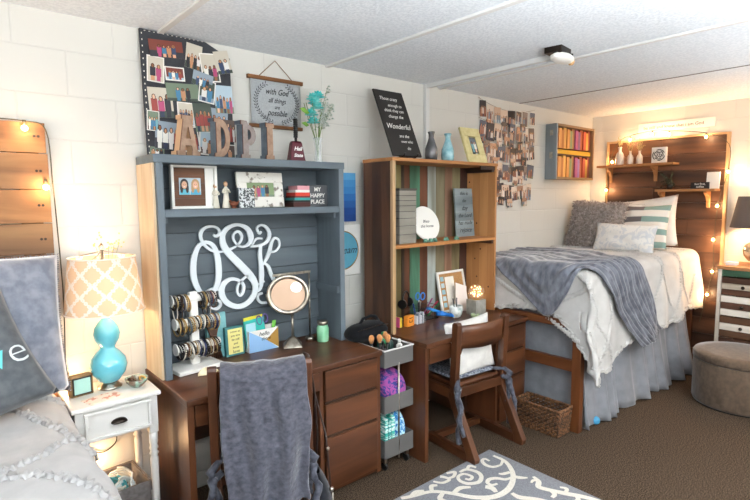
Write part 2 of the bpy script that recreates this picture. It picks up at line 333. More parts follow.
# unseen ceiling lamp added for soft fill light, surface cable duct and its fixture
tube_ = mat('lamp_diffuser', '#ffffff', emit='#fff6ea', estr=1.2)
cl = thing('fill_ceiling_light', 'long white ceiling fixture added for fill light, unseen behind the camera', 'ceiling light', (.6, -3.4, HC))
obj('lamp_housing', MB().b2((-.65, -.16, -.05), (.65, .16, 0), white), None, cl)
obj('lamp_diffuser', MB().b2((-.62, -.13, -.075), (.62, .13, -.05), tube_), None, cl, .01)
duct = thing('cable_duct', 'white surface cable duct running down the wall and across the ceiling', 'cable duct', (2.885, -.02, 0))
obj('ceiling_run', MB().b2((-.015, -1.12, HC-.03), (.015, .02, HC), trimw), None, duct, .003)
obj('wall_run', MB().b2((-.018, -.012, .3), (.018, .02, HC), trimw), None, duct, .003)
fx = thing('ceiling_alarm', 'white ceiling alarm fixture with dark bracket at the end of the cable duct', 'alarm', (2.82, -1.16, HC), R(8))
obj('bracket', MB().box((-.02, .02, -.016), (.14, .10, .032), m=dmetal).cyl((-.09, -.02, -.03), (.07, .03, -.02), .012, m=dmetal).cyl((.05, -.04, -.035), (-.02, .04, -.02), .01, m=dmetal), None, fx)
def shell(u, v):
    a = u*2*PI; r = math.sin(v*PI/2)
    return Vector((.13*r*math.cos(a), .07*r*math.sin(a), -.085+.05*r*r))
h_ = MB().lathe([(.01, -.078), (.035, -.074), (.05, -.062), (.052, -.048), (.04, -.036), (.01, -.034)], 24, m=white, sx=2.1, sy=1.1); obj('housing', h_, None, fx)
obj('lens', MB().ball((.085, -.02, -.062), .02, m=mat('lens_amber', '#c8a070', rough=.2)), None, fx)

# ================================================================ DESKS
def make_desk(name, label, w, d, dx, n_fronts, loc, rug=None):
    t = thing(name, label, 'desk', loc)     # origin: back left floor corner, room side is -y
    H = .76
    wx, wy, wz = W['deskx'], W['desky'], W['deskz']
    obj('desktop', MB().b2((0, -d, H-.03), (w, 0, H), wx), None, t, .004)
    obj('side_panel', MB().b2((.005, -d+.015, 0), (.035, 0, H-.03), wz), None, t, .002)
    obj('side_panel', MB().b2((w-.035, -d+.015, 0.02), (w-.005, 0, H-.03), wz), None, t, .002)
    obj('side_panel', MB().b2((dx, -d+.02, .02), (dx+.025, 0, H-.03), wz), None, t, .002)
    obj('back_panel', MB().b2((.035, -.03, .3), (dx, -.012, H-.03), wx), None, t)
    # pencil drawer with a scooped finger pull
    y = -d+.012; x0, x1, z0, z1 = .04, dx-.004, H-.135, H-.036
    pts = [(x0, z0), (x1, z0), (x1, z1)]; c = (x0+x1)/2
    for i in range(13):
        a = PI*i/12; pts.append((c+.14*math.cos(a), z1-.045*math.sin(a)**.7 if 0 < i < 12 else z1))
    pts.append((x0, z1))
    dr = obj('drawer', MB().prism(pts, y, y+.018, m=wx), None, t, .002)
    obj('drawer_box', MB().b2((x0+.03, y+.018, z0+.01), (x1-.03, y+.4, z0+.02), wx).b2((x0+.03, y+.02, z0+.02), (x0+.04, y+.4, z1-.03), wy).b2((x1-.04, y+.02, z0+.02), (x1-.03, y+.4, z1-.03), wy), None, dr)
    obj('rail', MB().b2((dx+.025, -d+.03, .02), (w-.035, -.02, .07), wx), None, t)
    zs = [(.50, .715), (.305, .485), (.055, .29)] if n_fronts == 3 else []
    zs = [(.555, .722), (.365, .535), (.055, .345)]
    for a, b in zs:
        q = MB().b2((dx+.028, -d+.002, a), (w-.038, -d+.022, b), wx)
        q.b2((dx+.028, -d+.012, b), (w-.038, -d+.022, b+.012), wx, .35)
        o = obj('drawer', q, None, t, .003)
        obj('drawer_box', MB().b2((dx+.05, -d+.022, a+.01), (w-.06, -.06, b-.02), wy), None, o)
    return t
make_desk('desk', 'brown wooden desk under the grey hutch, with drawers on its right', 1.14, .59, .71, 3, (.777, -.005, 0))
make_desk('desk', 'brown wooden desk under the crate bookcase beside the rolling cart', 1.08, .68, .72, 3, (2.192, -.005, 0))

# ================================================================ CHAIRS
def make_chair(label, loc, rz, H, w=.46):
    t = thing('desk_chair', label, 'chair', loc, rz)   # origin on the floor under the middle of the back posts; desk side is +y
    wx, wy, wz = W['deskx'], W['desky'], W['deskz']
    for s in (-1, 1):
        x = s*(w/2-.022)
        # back post: seat to top, slightly reclined
        obj('back_post', MB().prism([(-.02, .36), (.03, .36), (.03, .5), (.012, H-.012), (0, H), (-.03, H), (-.038, H-.015), (-.02, .5)], x-.02, x+.02, 'yz', wz), None, t, .004)
        # rear leg slants backwards and turns into the floor runner
        pts = [(-.02, .40), (.035, .40), (-.135, .045), (-.08, .045), (.37, .03), (.40, .0), (-.19, .0), (-.205, .02)]
        pts = [(-.022, .40), (.038, .40), (-.135, .06), (.38, .06), (.38, .0), (-.19, .0), (-.2, .03)]
        obj('leg', MB().prism(pts[:2]+[(.038, .36), (-.12, .045), (-.12, .0), (-.19, 0), (-.2, .035), (-.022, .36)], x-.021, x+.021, 'yz', wz), None, t, .004)
        obj('leg', MB().prism([(.34, .40), (.39, .40), (.385, .05), (.33, .05)], x-.02, x+.02, 'yz', wz), None, t, .004)
        obj('runner', MB().prism([(-.12, 0), (-.12, .055), (.1, .06), (.39, .05), (.41, .02), (.38, 0)], x-.0205, x+.0205, 'yz', wy), None, t, .004)
        obj('seat_rail', MB().b2((x-.018, .03, .36), (x+.018, .39, .425), wy), None, t, .003)
    obj('seat_rail', MB().b2((-w/2+.04, -.01, .365), (w/2-.04, .015, .425), wx), None, t, .003)
    obj('seat_rail', MB().b2((-w/2+.04, .365, .365), (w/2-.04, .39, .425), wx), None, t, .003)
    obj('stretcher', MB().b2((-w/2+.04, .18, .02), (w/2-.04, .22, .06), wx), None, t, .003)
    obj('seat', MB().grid(lambda u, v: Vector(((u-.5)*(w-.085), .01+v*.37, .438-.012*math.sin(PI*u)*math.sin(PI*v))), 10, 10, wx), None, t, solid=.02)
    def slat(z0, z1, name='back_slat'):
        m = MB()
        m.grid(lambda u, v: Vector(((u-.5)*(w-.085), -.012-.04*math.sin(PI*u)+.01*(1-v), z0+(z1-z0)*v-.008*math.sin(PI*u)*(1-v))), 14, 3, wx)
        obj(name, m, None, t, solid=.02)
    slat(H-.17, H-.025)
    return t
def cushion(parent_label, loc, rz, fab, w=.40, d=.36, h=.045):
    t = thing('seat_cushion', parent_label, 'cushion', loc, rz)
    def pf(s):
        def f(u, v):
            x = (u-.5)*w; y = v*d; e = min(1, 5*min(u, 1-u, v, 1-v))**.5
            tuft = .012*sum(math.exp(-((u-a)**2+(v-b)**2)/.004) for a in (.3, .7) for b in (.3, .7))
            return Vector((x, y, h/2+s*(h/2*e)-(tuft if s > 0 else 0)))
        return f
    m = MB(); m.grid(pf(1), 24, 24, fab); m.grid(pf(-1), 24, 24, fab); bmesh.ops.remove_doubles(m.bm, verts=m.bm.verts, dist=.0005)
    obj('pad', m, None, t)
    return t
shag_dark = fabric('grey_tie_fabric', '#5c5e68', '#33353e', scale=30)
def ties(t, w, drops):
    for s, L in zip((-1, 1), drops):
        m = MB(); x = s*(w/2+.0)
        m.tube([(s*(w/2-.06), .0, .03), (x, -.05, .03), (x+s*.03, -.075, .0), (x+s*.015, -.06, -.04), (x-s*.02, -.05, -.015)], [.01, .014, .022, .02, .016], 8, m=shag_dark)
        for k_ in range(2):
            p = [(x+s*.01, -.07, -.02)]
            for i in range(1, 9): p.append((x+s*(.01+.012*math.sin(i*1.1+k_*2)+.02*k_), -.07-.006*i*(k_+.3)+.006*math.cos(i), -.02-i*(L*(1-.2*k_))/8))
            m.tube(p, [.012+.008*abs(math.sin(i*1.3+k_)) for i in range(9)], 7, m=shag_dark)
        obj('tie', m, None, t)
make_chair('wooden desk chair half hidden under a grey fleece throw', (1.06, -.74, 0), R(-24), .915)
make_chair('wooden desk chair with a white pillow against its back slat', (2.655, -.725, 0), R(-5), .86, .49)
cf = fabric('cushion_print', '#8e939e', '#4a4f5c', scale=70, contrast=(.45, .55))
a24 = R(-24); a5 = R(-5)
def off(p, a, dx, dy): return (p[0]+dx*math.cos(a)-dy*math.sin(a), p[1]+dx*math.sin(a)+dy*math.cos(a))
c_ = off((1.06, -.74), a24, 0, .03); s1 = cushion('grey patterned seat cushion on the chair draped with the throw', (*c_, .45), a24, cf, .37); ties(s1, .40, (.2, .2))
c_ = off((2.655, -.725), a5, 0, .03); s2 = cushion('grey patterned seat cushion tied onto the chair with the white pillow', (*c_, .45), a5, cf, .39); ties(s2, .44, (.34, .33))
def pillow_mb(w, h, th, m, n=22, pinch=.07, rnd=0, p=.55):
    mb = MB()
    for s in (1, -1):
        def f(u, v):
            a = 2*u-1; b = 2*v-1
            e = max(0, (1-a*a))**p*max(0, (1-b*b))**p
            k1 = 1-pinch*(1-b*b)*abs(a)**3*0; x = a*w/2*(1-pinch*(1-b*b)); z = b*h/2*(1-pinch*(1-a*a))
            nz = noise.noise(Vector((a*2+rnd, b*2, s)))*.16*th*e
            return Vector((x, -s*th/2*e+nz, z))
        mb.grid(f, n, n, m)
    bmesh.ops.remove_doubles(mb.bm, verts=mb.bm.verts, dist=.0004)
    return mb
def place_pillow(name, label, cat, mb, loc, rot, group=None):
    o = obj(name, mb, origin=False); o.location = loc; o.rotation_euler = rot
    return tag(o, label, cat, group)
pw = fabric('white_cotton', '#e9e7e2', '#dcdad6', scale=20, bump=.002)
c_ = off((2.655, -.725), a5, .0, .09)
place_pillow('throw_pillow', 'plain white pillow standing on the grey seat cushion of the desk chair', 'pillow', pillow_mb(.42, .37, .12, pw, rnd=3), (*c_, .655), (R(-9), R(-3), a5))

# fleece throw over the chair back
fleece = fabric('grey_fleece', '#62636e', '#2f3039', scale=42, bump=.004, stretch=(1, 1, 1.4), sheen=.8, contrast=(.15, .85))
def fl(u, v):
    # v 0 = front bottom (desk side), .2 top, 1 = rear bottom
    w = .375; x = -.175+u*w+.012*math.sin(v*9+u*3)*v
    if v < .22: y = .035; z = .915-.14*(.22-v)/.22*2
    else:
        k_ = (v-.22)/.78; y = -.068-.024*math.sin(PI*u)-.03*k_-.04*k_*k_; z = .93-k_*.62
    if .16 < v < .28:
        a = (v-.16)/.12; y = .035-a*.105-.012*math.sin(PI*u)*a; z = .915+.018*math.sin(PI*a)-a*.03
    fold = (.010*math.sin(u*17+v*2)+.028*math.exp(-((u-.62-.1*v)/.06)**2)+.006*math.sin(u*31-v*5)+.02*noise.noise(Vector((u*4, v*5, 2))))*min(1, max(0, (v-.25)*4))
    z -= .012*math.sin(u*PI)*(1 if .15 < v < .4 else .5)
    return Vector((x+.01*noise.noise(Vector((v*6, u, 1))), y-fold, z+(.012*noise.noise(Vector((u*6, v*3, 5))))))
m = MB(); m.grid(fl, 44, 90, fleece)
o = obj('throw_blanket', m, origin=False, solid=.014, sub=1); o.location = (1.06, -.74, 0); o.rotation_euler = (0, 0, a24)
tag(o, 'grey fleece throw draped over the back of the nearest desk chair', 'blanket')
# shoulder bag hanging from the chair, its strap over the right post
bagm = fabric('dark_bag', '#2b2d33', '#1c1d22', scale=30)
t = thing('shoulder_bag', 'dark shoulder bag hanging by its thin strap from the throw-covered chair', 'bag', off((1.06, -.74), a24, .235, .06)+(0,), a24)
m = MB(); m.grid(lambda u, v: Vector(((.045+.02*math.sin(PI*v))*math.cos(2*PI*u)*math.sin(PI*min(.98, max(.02, v)))**.5+.02, .15*math.sin(2*PI*u)*math.sin(PI*min(.98, max(.02, v)))**.4, .07+.27*v)), 20, 14, bagm, closed_u=True)
obj('bag_body', m, None, t)
st = mat('strap_brown', '#30211b', rough=.5)
obj('strap', MB().tube([(.03, .08, .3), (.03, .02, .5), (.01, -.04, .75), (-.02, -.07, .93), (-.035, -.02, .93), (-.0, .04, .8), (.05, -.10, .55), (.06, -.15, .3)], .005, 6, m=st), None, t)
obj('buckle', MB().ball((.055, -.115, .49), .009, m=nickel).ball((.062, -.15, .31), .012, m=nickel).tube([(.065, -.16, .30), (.065, -.165, .26), (.065, -.16, .22)], .004, 6, m=nickel), None, t)
# ================================================================ GREY HUTCH
gx, gy, gz = W['greyx'], W['greyy'], W['greyz']
hutch = thing('desk_hutch', 'grey painted wooden hutch with one shelf standing on the left desk', 'hutch', (.785, -.012, .7605))
HW, HD, HH = 1.11, .262, 1.094
m = MB().b2((.012, -HD, 0), (.045, 0, HH-.04), gz); obj('side_panel', m, None, hutch, .002)
o = obj('outer_board', MB().b2((0, -HD+.02, 0), (.011, 0, HH-.04), wood('pale_pine', '#dcc8aa', '#c8ae8c', 'z', rough=.6)), None, hutch, .001); o['label'] = 'bare pine outer board'
obj('side_panel', MB().b2((HW-.035, -HD, 0), (HW, 0, HH-.04), gz), None, hutch, .002)
obj('top_board', MB().b2((0, -HD-.004, HH-.04), (HW+.004, 0, HH), gx), None, hutch, .003)
obj('shelf', MB().b2((.046, -HD+.005, .795), (HW-.036, -.02, .832), gx), None, hutch, .002)
m = MB(); nb = 9; zz = 0
for i in range(nb):
    h_ = (HH-.04)/nb; m.b2((.046, -.018, i*h_+.002), (HW-.036, 0, (i+1)*h_-.002), gx, .72+.1*random.random())
m.b2((.046, -.006, 0), (HW-.036, -.001, HH-.04), gx, .3)
obj('back_boards', m, None, hutch)
for x in (.047, HW-.037-.02): obj('shelf_cleat', MB().b2((x, -HD+.03, .765), (x+.02, -.03, .794), gy), None, hutch)
obj('side_rail', MB().b2((HW-.05, -HD+.02, .30), (HW-.036, -.02, .34), gy), None, hutch)

# monogram
mono = paint('monogram_white', '#dfe6ea', .45)
m = MB()
for i, st_ in enumerate(MONO): m.ribbon([(a_, b_, c_*1.22) for a_, b_, c_ in st_], -.062+.0004*i, -.046, m=mono)
tag(obj('monogram', m), 'large white cut-out script monogram OSK against the back of the hutch', 'monogram')

# things on the hutch's shelf (top of shelf z = 1.5925)
ZS = 1.5928
def shadow_frame(t, w, h, d, fw, fm, mats_):
    m = MB()
    for a, b in (((-w/2, 0), (w/2, fw)), ((-w/2, h-fw), (w/2, h)), ((-w/2, fw), (-w/2+fw, h-fw)), ((w/2-fw, fw), (w/2, h-fw))):
        m.b2((a[0], -d/2, a[1]), (b[0], d/2, b[1]), fm)
    obj('frame', m, None, t, .0015)
rp = random.Random(3)
t = thing('picture_frame', 'white box frame with brown plank backing around a photo of two women', 'picture frame', (1.028, -.135, ZS), R(-4))
shadow_frame(t, .235, .225, .04, .014, white, None)
m = MB()
for i in range(5): m.b2((-.104, .0, .014+i*.0394), (.058, .004, .014+(i+1)*.0394-.001), W['darkx'], 1.3+.3*rp.random())
m.b2((.059, .0, .014), (.104, .004, .212), white)
obj('mat_board', m, None, t)
m = MB(); m.b2((-.076, -.006, .072), (.034, -.004, .158), flat, c3('#b4c4cc'))
def disc(cx, cz, rx, rz, y, col): m.face([m.bm.verts.new((cx+rx*math.cos(2*PI*i/20), y, cz+rz*math.sin(2*PI*i/20))) for i in range(20)], flat, c3(col))
for cx, hc, dc in ((-.05, '#2c1c14', '#5ab4c8'), (.006, '#b48a5c', '#4aa4c0')):
    disc(cx, .124, .021, .030, -.0062, hc); m.face([m.bm.verts.new((cx+a, -.0064, b)) for a, b in ((-.026, .0725), (.027, .0725), (.024, .09), (.008, .1), (-.008, .1), (-.024, .09))], flat, c3(dc))
    disc(cx-.014, .105, .008, .024, -.0066, hc); disc(cx+.014, .105, .008, .024, -.0066, hc); disc(cx, .122, .0135, .0195, -.0068, '#dca888')
    disc(cx-.005, .125, .002, .0012, -.007, '#3a2a22'); disc(cx+.005, .125, .002, .0012, -.007, '#3a2a22'); disc(cx, .113, .005, .002, -.007, '#f0e0d8')
obj('photo', m, None, t)
# figurines
cream = paint('cream_resin', '#dcd5c4', .7); tan = paint('tan_resin', '#a9805a', .7); brownr = paint('brown_resin', '#7a4128', .6)
def figurine(label, x, y, h, arm):
    t = thing('figurine', label, 'figurine', (x, y, ZS), R(-10), 'pale figurines on the hutch shelf')
    k_ = h/.14
    m = MB().lathe([(.021*k_, 0), (.023*k_, .004), (.019*k_, .03*k_), (.013*k_, .07*k_), (.014*k_, .09*k_), (.015*k_, .102*k_), (.008*k_, .112*k_), (.005*k_, .116*k_)], 16, m=cream, sy=.8)
    m.tube([(-.013*k_, 0, .1*k_), (-.02*k_, -.006, .085*k_), (-.012*k_, -.018, .078*k_), (0, -.02, .086*k_)], .0045*k_, 6, m=cream)
    m.tube([(.013*k_, 0, .1*k_), (.02*k_, -.006, .085*k_), (.012*k_, -.02, .08*k_+arm), (0, -.02, .088*k_+arm)], .0045*k_, 6, m=cream)
    obj('gown', m, None, t)
    obj('head', MB().ball((0, 0, .127*k_), .0115*k_, 12, m=paint('face_resin', '#d3a988', .6), sc=(.9, .9, 1.1)), None, t)
    obj('hair', MB().ball((0, .004, .131*k_), .0122*k_, 12, m=tan, sc=(1, .9, 1)), None, t)
    return t
figurine('shorter pale angel figurine right of the plank-backed photo frame', 1.135, -.155, .125, 0)
t = figurine('taller pale figurine with raised hands beside a brown hen', 1.193, -.155, .14, .012)
m = MB().ball((0, 0, .022), .018, 12, m=brownr, sc=(1.3, .8, .8)).ball((-.02, 0, .036), .008, 8, m=brownr).cyl((.018, 0, .026), (.032, 0, .04), .008, .003, 8, brownr).box((0, 0, .004), (.02, .014, .008), m=brownr)
o = obj('figurine', m, origin=False); o.location = (1.225, -.18, ZS); tag(o, 'small brown hen figurine at the feet of the taller angel', 'figurine')
# ornate frame
ww = mat('distressed_white', '#ece8e0', '#8f8478', rough=.7, scale=26, bump=.002, contrast=(.56, .64), detail=6)
t = thing('picture_frame', 'wide distressed white frame with a photo of a group, on the hutch shelf', 'picture frame', (1.425, -.115, ZS), 0, rot=(R(-7), 0, 0))
m = MB(); w, h, fw = .29, .2, .06
for a, b in (((-w/2, 0), (w/2, fw)), ((-w/2, h-fw), (w/2, h)), ((-w/2, fw), (-w/2+fw, h-fw)), ((w/2-fw, fw), (w/2, h-fw))): m.b2((a[0], -.01, a[1]), (b[0], .01, b[1]), ww)
obj('frame', m, None, t, .004)
m = MB(); picture(m, .17, .082, TR((0, -.002, .1)), rp, 4, '#7f9468'); obj('photo', m, None, t)
m = MB()
for i in range(10):
    a = i/9; m.ball((-.03+.06*a, -.011, .17+.006*math.sin(a*9)), .006, 6, m=ww)
obj('carved_crest', m, None, t)
# small patterned block
spk = mat('scribble_print', '#cfd2d2', '#3f4446', rough=.6, scale=110, contrast=(.49, .51), detail=1)
o = obj('block_sign', MB().b2((-.05, -.0, 0), (.04, .03, .108), spk).b2((-.053, -.001, 0), (-.05, .031, .11), gz), bevel=.001); o.location = (1.302, -.165, ZS); o.rotation_euler = (0, 0, R(-5))
tag(o, 'small black and white patterned block in front of the wide white frame', 'block')
# little stack of books
zc = ZS
for nm, col, w, h, dxx in (('dark brown book at the bottom of the small stack', '#4a211c', .115, .026, 0), ('black book second from the bottom of the small stack', '#23211f', .115, .012, 0), ('teal book in the middle of the small stack', '#3a9c98', .108, .015, .003), ('red-brown book above the teal one in the small stack', '#6e231e', .105, .01, .004),
        ('bright red book in the small stack', '#d6402e', .1, .02, .006), ('white book in the small stack under the pink one', '#e6e2dc', .098, .015, .006), ('pale pink book on top of the small stack', '#d898a0', .084, .024, .012)):
    t = thing('book', nm, 'book', (1.655+dxx, -.13, zc), 0, 'small books stacked on the hutch shelf')
    cm = paint('book_'+col, col, .6)
    obj('cover', MB().b2((-w/2, -.05, 0), (w/2, .05, .0015), cm).b2((-w/2, -.05, h-.0015), (w/2, .05, h-.0002), cm).b2((-w/2, -.05, .0015), (w/2, -.048, h-.0015), cm).b2((-w/2-.001, -.05, .0), (-w/2+.001, .05, h-.0003), cm, .6), None, t)
    obj('pages', MB().b2((-w/2+.002, -.0478, .0016), (w/2-.002, .048, h-.0016), paper), None, t)
    zc += h+.0003
signm = mat('slate_sign', '#5b5d60', '#505255', rough=.6, scale=20)
t = thing('box_sign', 'dark grey box sign reading MY HAPPY PLACE on the hutch shelf', 'sign', (1.792, -.14, ZS), R(-3))
obj('board', MB().b2((-.08, -.015, 0), (.065, .015, .13), signm), None, t, .002)
m = MB()
for i, s_ in enumerate(('MY', 'HAPPY', 'PLACE')): text(m, s_, .034, (-.008, -.0158, .102-.037*i), m=white, bold=.0006)
obj('lettering', m, None, t)

# ---- on top of the hutch (z = 1.8548)
ZT = 1.8552
craft = mat('kraft_letter', '#a98d78', '#8f735f', rough=.8, scale=25, bump=.0008)
galv = mat('galvanised', '#7f8b96', '#5f6a75', rough=.5, metal=.4, scale=18)
rim = paint('letter_rim', '#5c3428', .6)
def letter(ch, x0, w, label, side, face_=craft):
    t = thing('letter_block', label, 'letter', (x0, -.215, ZT), R(12)); h = .198; d = .05; s_ = .032*w/.085
    S = []
    if ch == 'A':
        S = [[(0, 0), (.045*w/.1, 0), (w*.42, h), (w*.30, h)], ]
        outer = [(-.01, 0), (w*.33, 0), (w*.33, .022), (w*.30, .022), (w*.335, .05), (w*.665, .05), (w*.70, .022), (w*.67, .022), (w*.67, 0), (w+.01, 0), (w+.01, .022), (w*.96, .022), (w*.70, h-.02), (w*.74, h-.02), (w*.74, h), (w*.2, h), (w*.2, h-.02), (w*.28, h-.02), (w*.05, .022), (-.01, .022)]
        hole = [(w*.39, .085), (w*.61, .085), (w*.52, .14), (w*.48, .14)]
    elif ch == 'D':
        outer = [(0, 0)]+[(w*.35+w*.65*math.sin(PI*i/10), h/2-h/2*math.cos(PI*i/10)) for i in range(11)]+[(0, h), (0, h-.02), (w*.12, h-.02), (w*.12, .02), (0, .02)]
        hole = [(w*.42, .04)]+[(w*.44+w*.24*math.sin(PI*i/8), h/2-(h/2-.045)*math.cos(PI*i/8)) for i in range(9)]+[(w*.42, h-.04)]
    elif ch == 'P':
        outer = [(0, 0), (w*.6, 0), (w*.6, .02), (w*.5, .02), (w*.5, .07)]+[(w*.5+w*.5*math.sin(PI*i/8), .125-.056*math.cos(PI*i/8)) for i in range(9)]+[(w*.4, h), (0, h), (0, h-.02), (w*.12, h-.02), (w*.12, .02), (0, .02)]
        hole = [(w*.45, .102)]+[(w*.5+w*.17*math.sin(PI*i/6), .127-.026*math.cos(PI*i/6)) for i in range(7)]+[(w*.45, .152)]
    else:
        outer = [(0, 0), (w, 0), (w, .022), (w*.85, .022), (w*.85, h-.022), (w, h-.022), (w, h), (0, h), (0, h-.022), (w*.15, h-.022), (w*.15, .022), (0, .022)]; hole = None
    def build(o_, hl, y0, y1, mm):
        bm_ = MB(); bm_._m(mm)
        loops = []
        for y in (y0, y1):
            A = [bm_.bm.verts.new((a, y, b)) for a, b in o_]; E = [bm_.bm.edges.new((A[i], A[(i+1) % len(A)])) for i in range(len(A))]; lo = [A]
            if hl:
                Bv = [bm_.bm.verts.new((a, y, b)) for a, b in hl]; E += [bm_.bm.edges.new((Bv[i], Bv[(i+1) % len(Bv)])) for i in range(len(Bv))]; lo.append(Bv)
            r = bmesh.ops.triangle_fill(bm_.bm, edges=E, use_beauty=True)
            loops.append(lo)
        for a, b in zip(loops[0], loops[1]):
            for i in range(len(a)): bm_.bm.faces.new([a[i], b[i], b[(i+1) % len(a)], a[(i+1) % len(a)]])
        for f_ in bm_.bm.faces:
            for lp in f_.loops: lp[bm_.col] = (1, 1, 1, 1)
        return bm_
    obj('sides', build(outer, hole, -d/2+.004, d/2, side), None, t)
    fo = obj('face', build(outer, hole, -d/2, -d/2+.004, rim), None, t)
    sc_ = lambda pts, k_: pts
    cx = sum(a for a, b in outer)/len(outer); cz = h/2
    o2 = [(cx+(a-cx)*.95, cz+(b-cz)*.975) for a, b in outer]
    if hole:
        hx_ = sum(a for a, b in hole)/len(hole); hz_ = sum(b for a, b in hole)/len(hole); h2 = [(hx_+(a-hx_)*1.12, hz_+(b-hz_)*1.06) for a, b in hole]
    else: h2 = None
    obj('face_paper', build(o2, h2, -d/2-.0015, -d/2, face_), None, fo)
    return t
letter('A', .915, .112, 'kraft brown letter A with tan sides on top of the hutch', mat('tan_side', '#c9a583', rough=.8))
letter('D', 1.098, .098, 'brown and grey letter D on top of the hutch', galv)
letter('P', 1.244, .1, 'brown and grey letter P on top of the hutch', galv, mat('kraft_grey', '#9a8e8a', '#857870', rough=.8, scale=25))
letter('I', 1.39, .06, 'brown and grey letter I on top of the hutch', galv)

# photo collage board
t = thing('photo_board', 'dark grey photo collage board leaning on the wall behind the letters', 'photo board', (1.065, -.05, ZT), 0, rot=(R(-3.2), 0, 0))
bd = mat('charcoal_board', '#3a3c42', '#2f3136', rough=.8, scale=20)
m = MB().prism([(-.235, 0), (.23, 0), (.235, .56), (.10, .625), (-.235, .632)], -.012, .0, m=bd)
for i in range(20):
    m.box((-.226, -.0135, .02+i*.031), (.004, .002, .007), m=paper); m.box((-.21+i*.0225, -.0135, .624), (.007, .002, .003), m=paper) if i < 14 else None
obj('board', m, None, t)
rb = random.Random(11)
PB = [(-.11, .55, .17, .085, -4), (.03, .535, .085, .13, 8), (.115, .49, .1, .15, -6), (.19, .53, .085, .12, -14), (-.17, .44, .085, .13, 3), (-.075, .43, .1, .07, -3), (-.04, .34, .17, .09, -4), (.09, .36, .09, .12, 8), (.185, .33, .105, .15, -3),
      (-.155, .275, .12, .15, -3), (-.03, .23, .09, .12, 0), (.06, .22, .1, .15, -5), (.15, .22, .1, .11, 5), (.2, .16, .08, .12, 0), (-.13, .11, .13, .14, 4), (-.02, .1, .1, .13, -6), (.09, .085, .12, .13, 5), (.19, .04, .09, .09, 0), (-.2, .18, .06, .1, 3), (.07, .42, .11, .075, 12), (-.19, .02, .07, .06, 5)]
for i, (x, z, w, h, a) in enumerate(PB):
    m = MB(); picture(m, w, h, TR((x, -.0145-.0016*(i % 4), z), (0, R(a), 0)), rb, None, None, '#e8e4dc' if rb.random() < .3 else None); obj('photo', m, None, t)

# hanging canvas scroll
t = thing('canvas_scroll', 'grey canvas wall hanging with wooden bars and a laurel wreath around a verse', 'wall hanging', (1.595, -.012, 2.07))
canv = mat('grey_canvas', '#aeb2b4', '#a2a6a9', rough=.9, scale=120, bump=.0004); bar = W['darkx']
obj('cloth', MB().grid(lambda u, v: Vector(((u-.5)*.335, -.004-.006*math.sin(PI*v), .0+v*.27)), 6, 8, canv), None, t, solid=.002)
obj('wooden_bar', MB().b2((-.185, -.014, .262), (.185, .008, .284), W['cratex']), None, t, .002)
obj('wooden_bar', MB().b2((-.178, -.012, -.012), (.178, .008, .008), W['cratex']), None, t, .002)
obj('cord', MB().tube([(-.11, -.005, .284), (0, 0, .385), (.11, -.005, .284)], .0025, 6, m=paint('jute', '#8a6a48', .9)), None, t)
m = MB()
for i, s_ in enumerate(('with God', 'all things', 'are', 'possible')): text(m, s_, (.05, .042, .032, .05)[i], (0, -.0125, (.2, .15, .112, .078)[i]), m=ink, shear=.35, sx=.8)
obj('lettering', m, None, t)
m = MB()
for s_ in (-1, 1):
    P_ = [(s_*.14*math.sin(R(a)), -.0122, .14-.118*math.cos(R(a))) for a in range(12, 150, 8)]
    m.tube(P_, .0012, 5, m=ink)
    for j, p in enumerate(P_):
        for k_ in (-1, 1):
            a = R(12+8*j); d_ = Vector((s_*math.cos(a), 0, math.sin(a))); nrm = Vector((s_*math.sin(a), 0, -math.cos(a)))
            c_ = Vector(p)+d_*.006+nrm*k_*.009; q_ = (d_+nrm*k_*.9).normalized(); n2 = Vector((-q_.z, 0, q_.x))
            m.face([m.bm.verts.new(c_+q_*.009), m.bm.verts.new(c_+n2*.003), m.bm.verts.new(c_-q_*.009), m.bm.verts.new(c_-n2*.003)], ink)
obj('wreath', m, None, t)

# cowbell
maroon = mat('maroon_metal', '#5a1424', '#4c101d', rough=.3, metal=.3)
t = thing('cowbell', 'maroon cowbell with black ribbed handle and white script, on the hutch', 'bell', (1.628, -.17, ZT), R(-6))
m = MB(); pr = []
A = [m.bm.verts.new((sx*a, sy*b, z)) for a, b, z in ((.05, .03, 0), (.046, .027, .02), (.034, .018, .105), (.028, .013, .118)) for sx, sy in ((-1, -1), (1, -1), (1, 1), (-1, 1))]
for r_ in range(3):
    for i in range(4): m.face([A[r_*4+i], A[r_*4+(i+1) % 4], A[r_*4+4+(i+1) % 4], A[r_*4+4+i]], maroon)
m.face(A[12:16], maroon); m.face(A[0:4][::-1], maroon)
obj('bell_body', m, None, t, .004)
m = MB().cyl((0, 0, .118), (0, 0, .15), .008, m=black)
for i in range(9): m.cyl((0, 0, .14+i*.012), (0, 0, .149+i*.012), .0135, .0125, m=black)
m.cyl((0, 0, .14), (0, 0, .248), .0115, m=black); obj('handle', m, None, t)
m = MB(); rr_ = Matrix.Rotation(R(90-5), 3, 'X')
text(m, 'Hail', .031, (0, -.0265, .073), rr_, white, shear=.3, bold=.0008); text(m, 'State', .027, (0, -.0305, .035), rr_, white, shear=.3, bold=.0008)
obj('lettering', m, None, t)

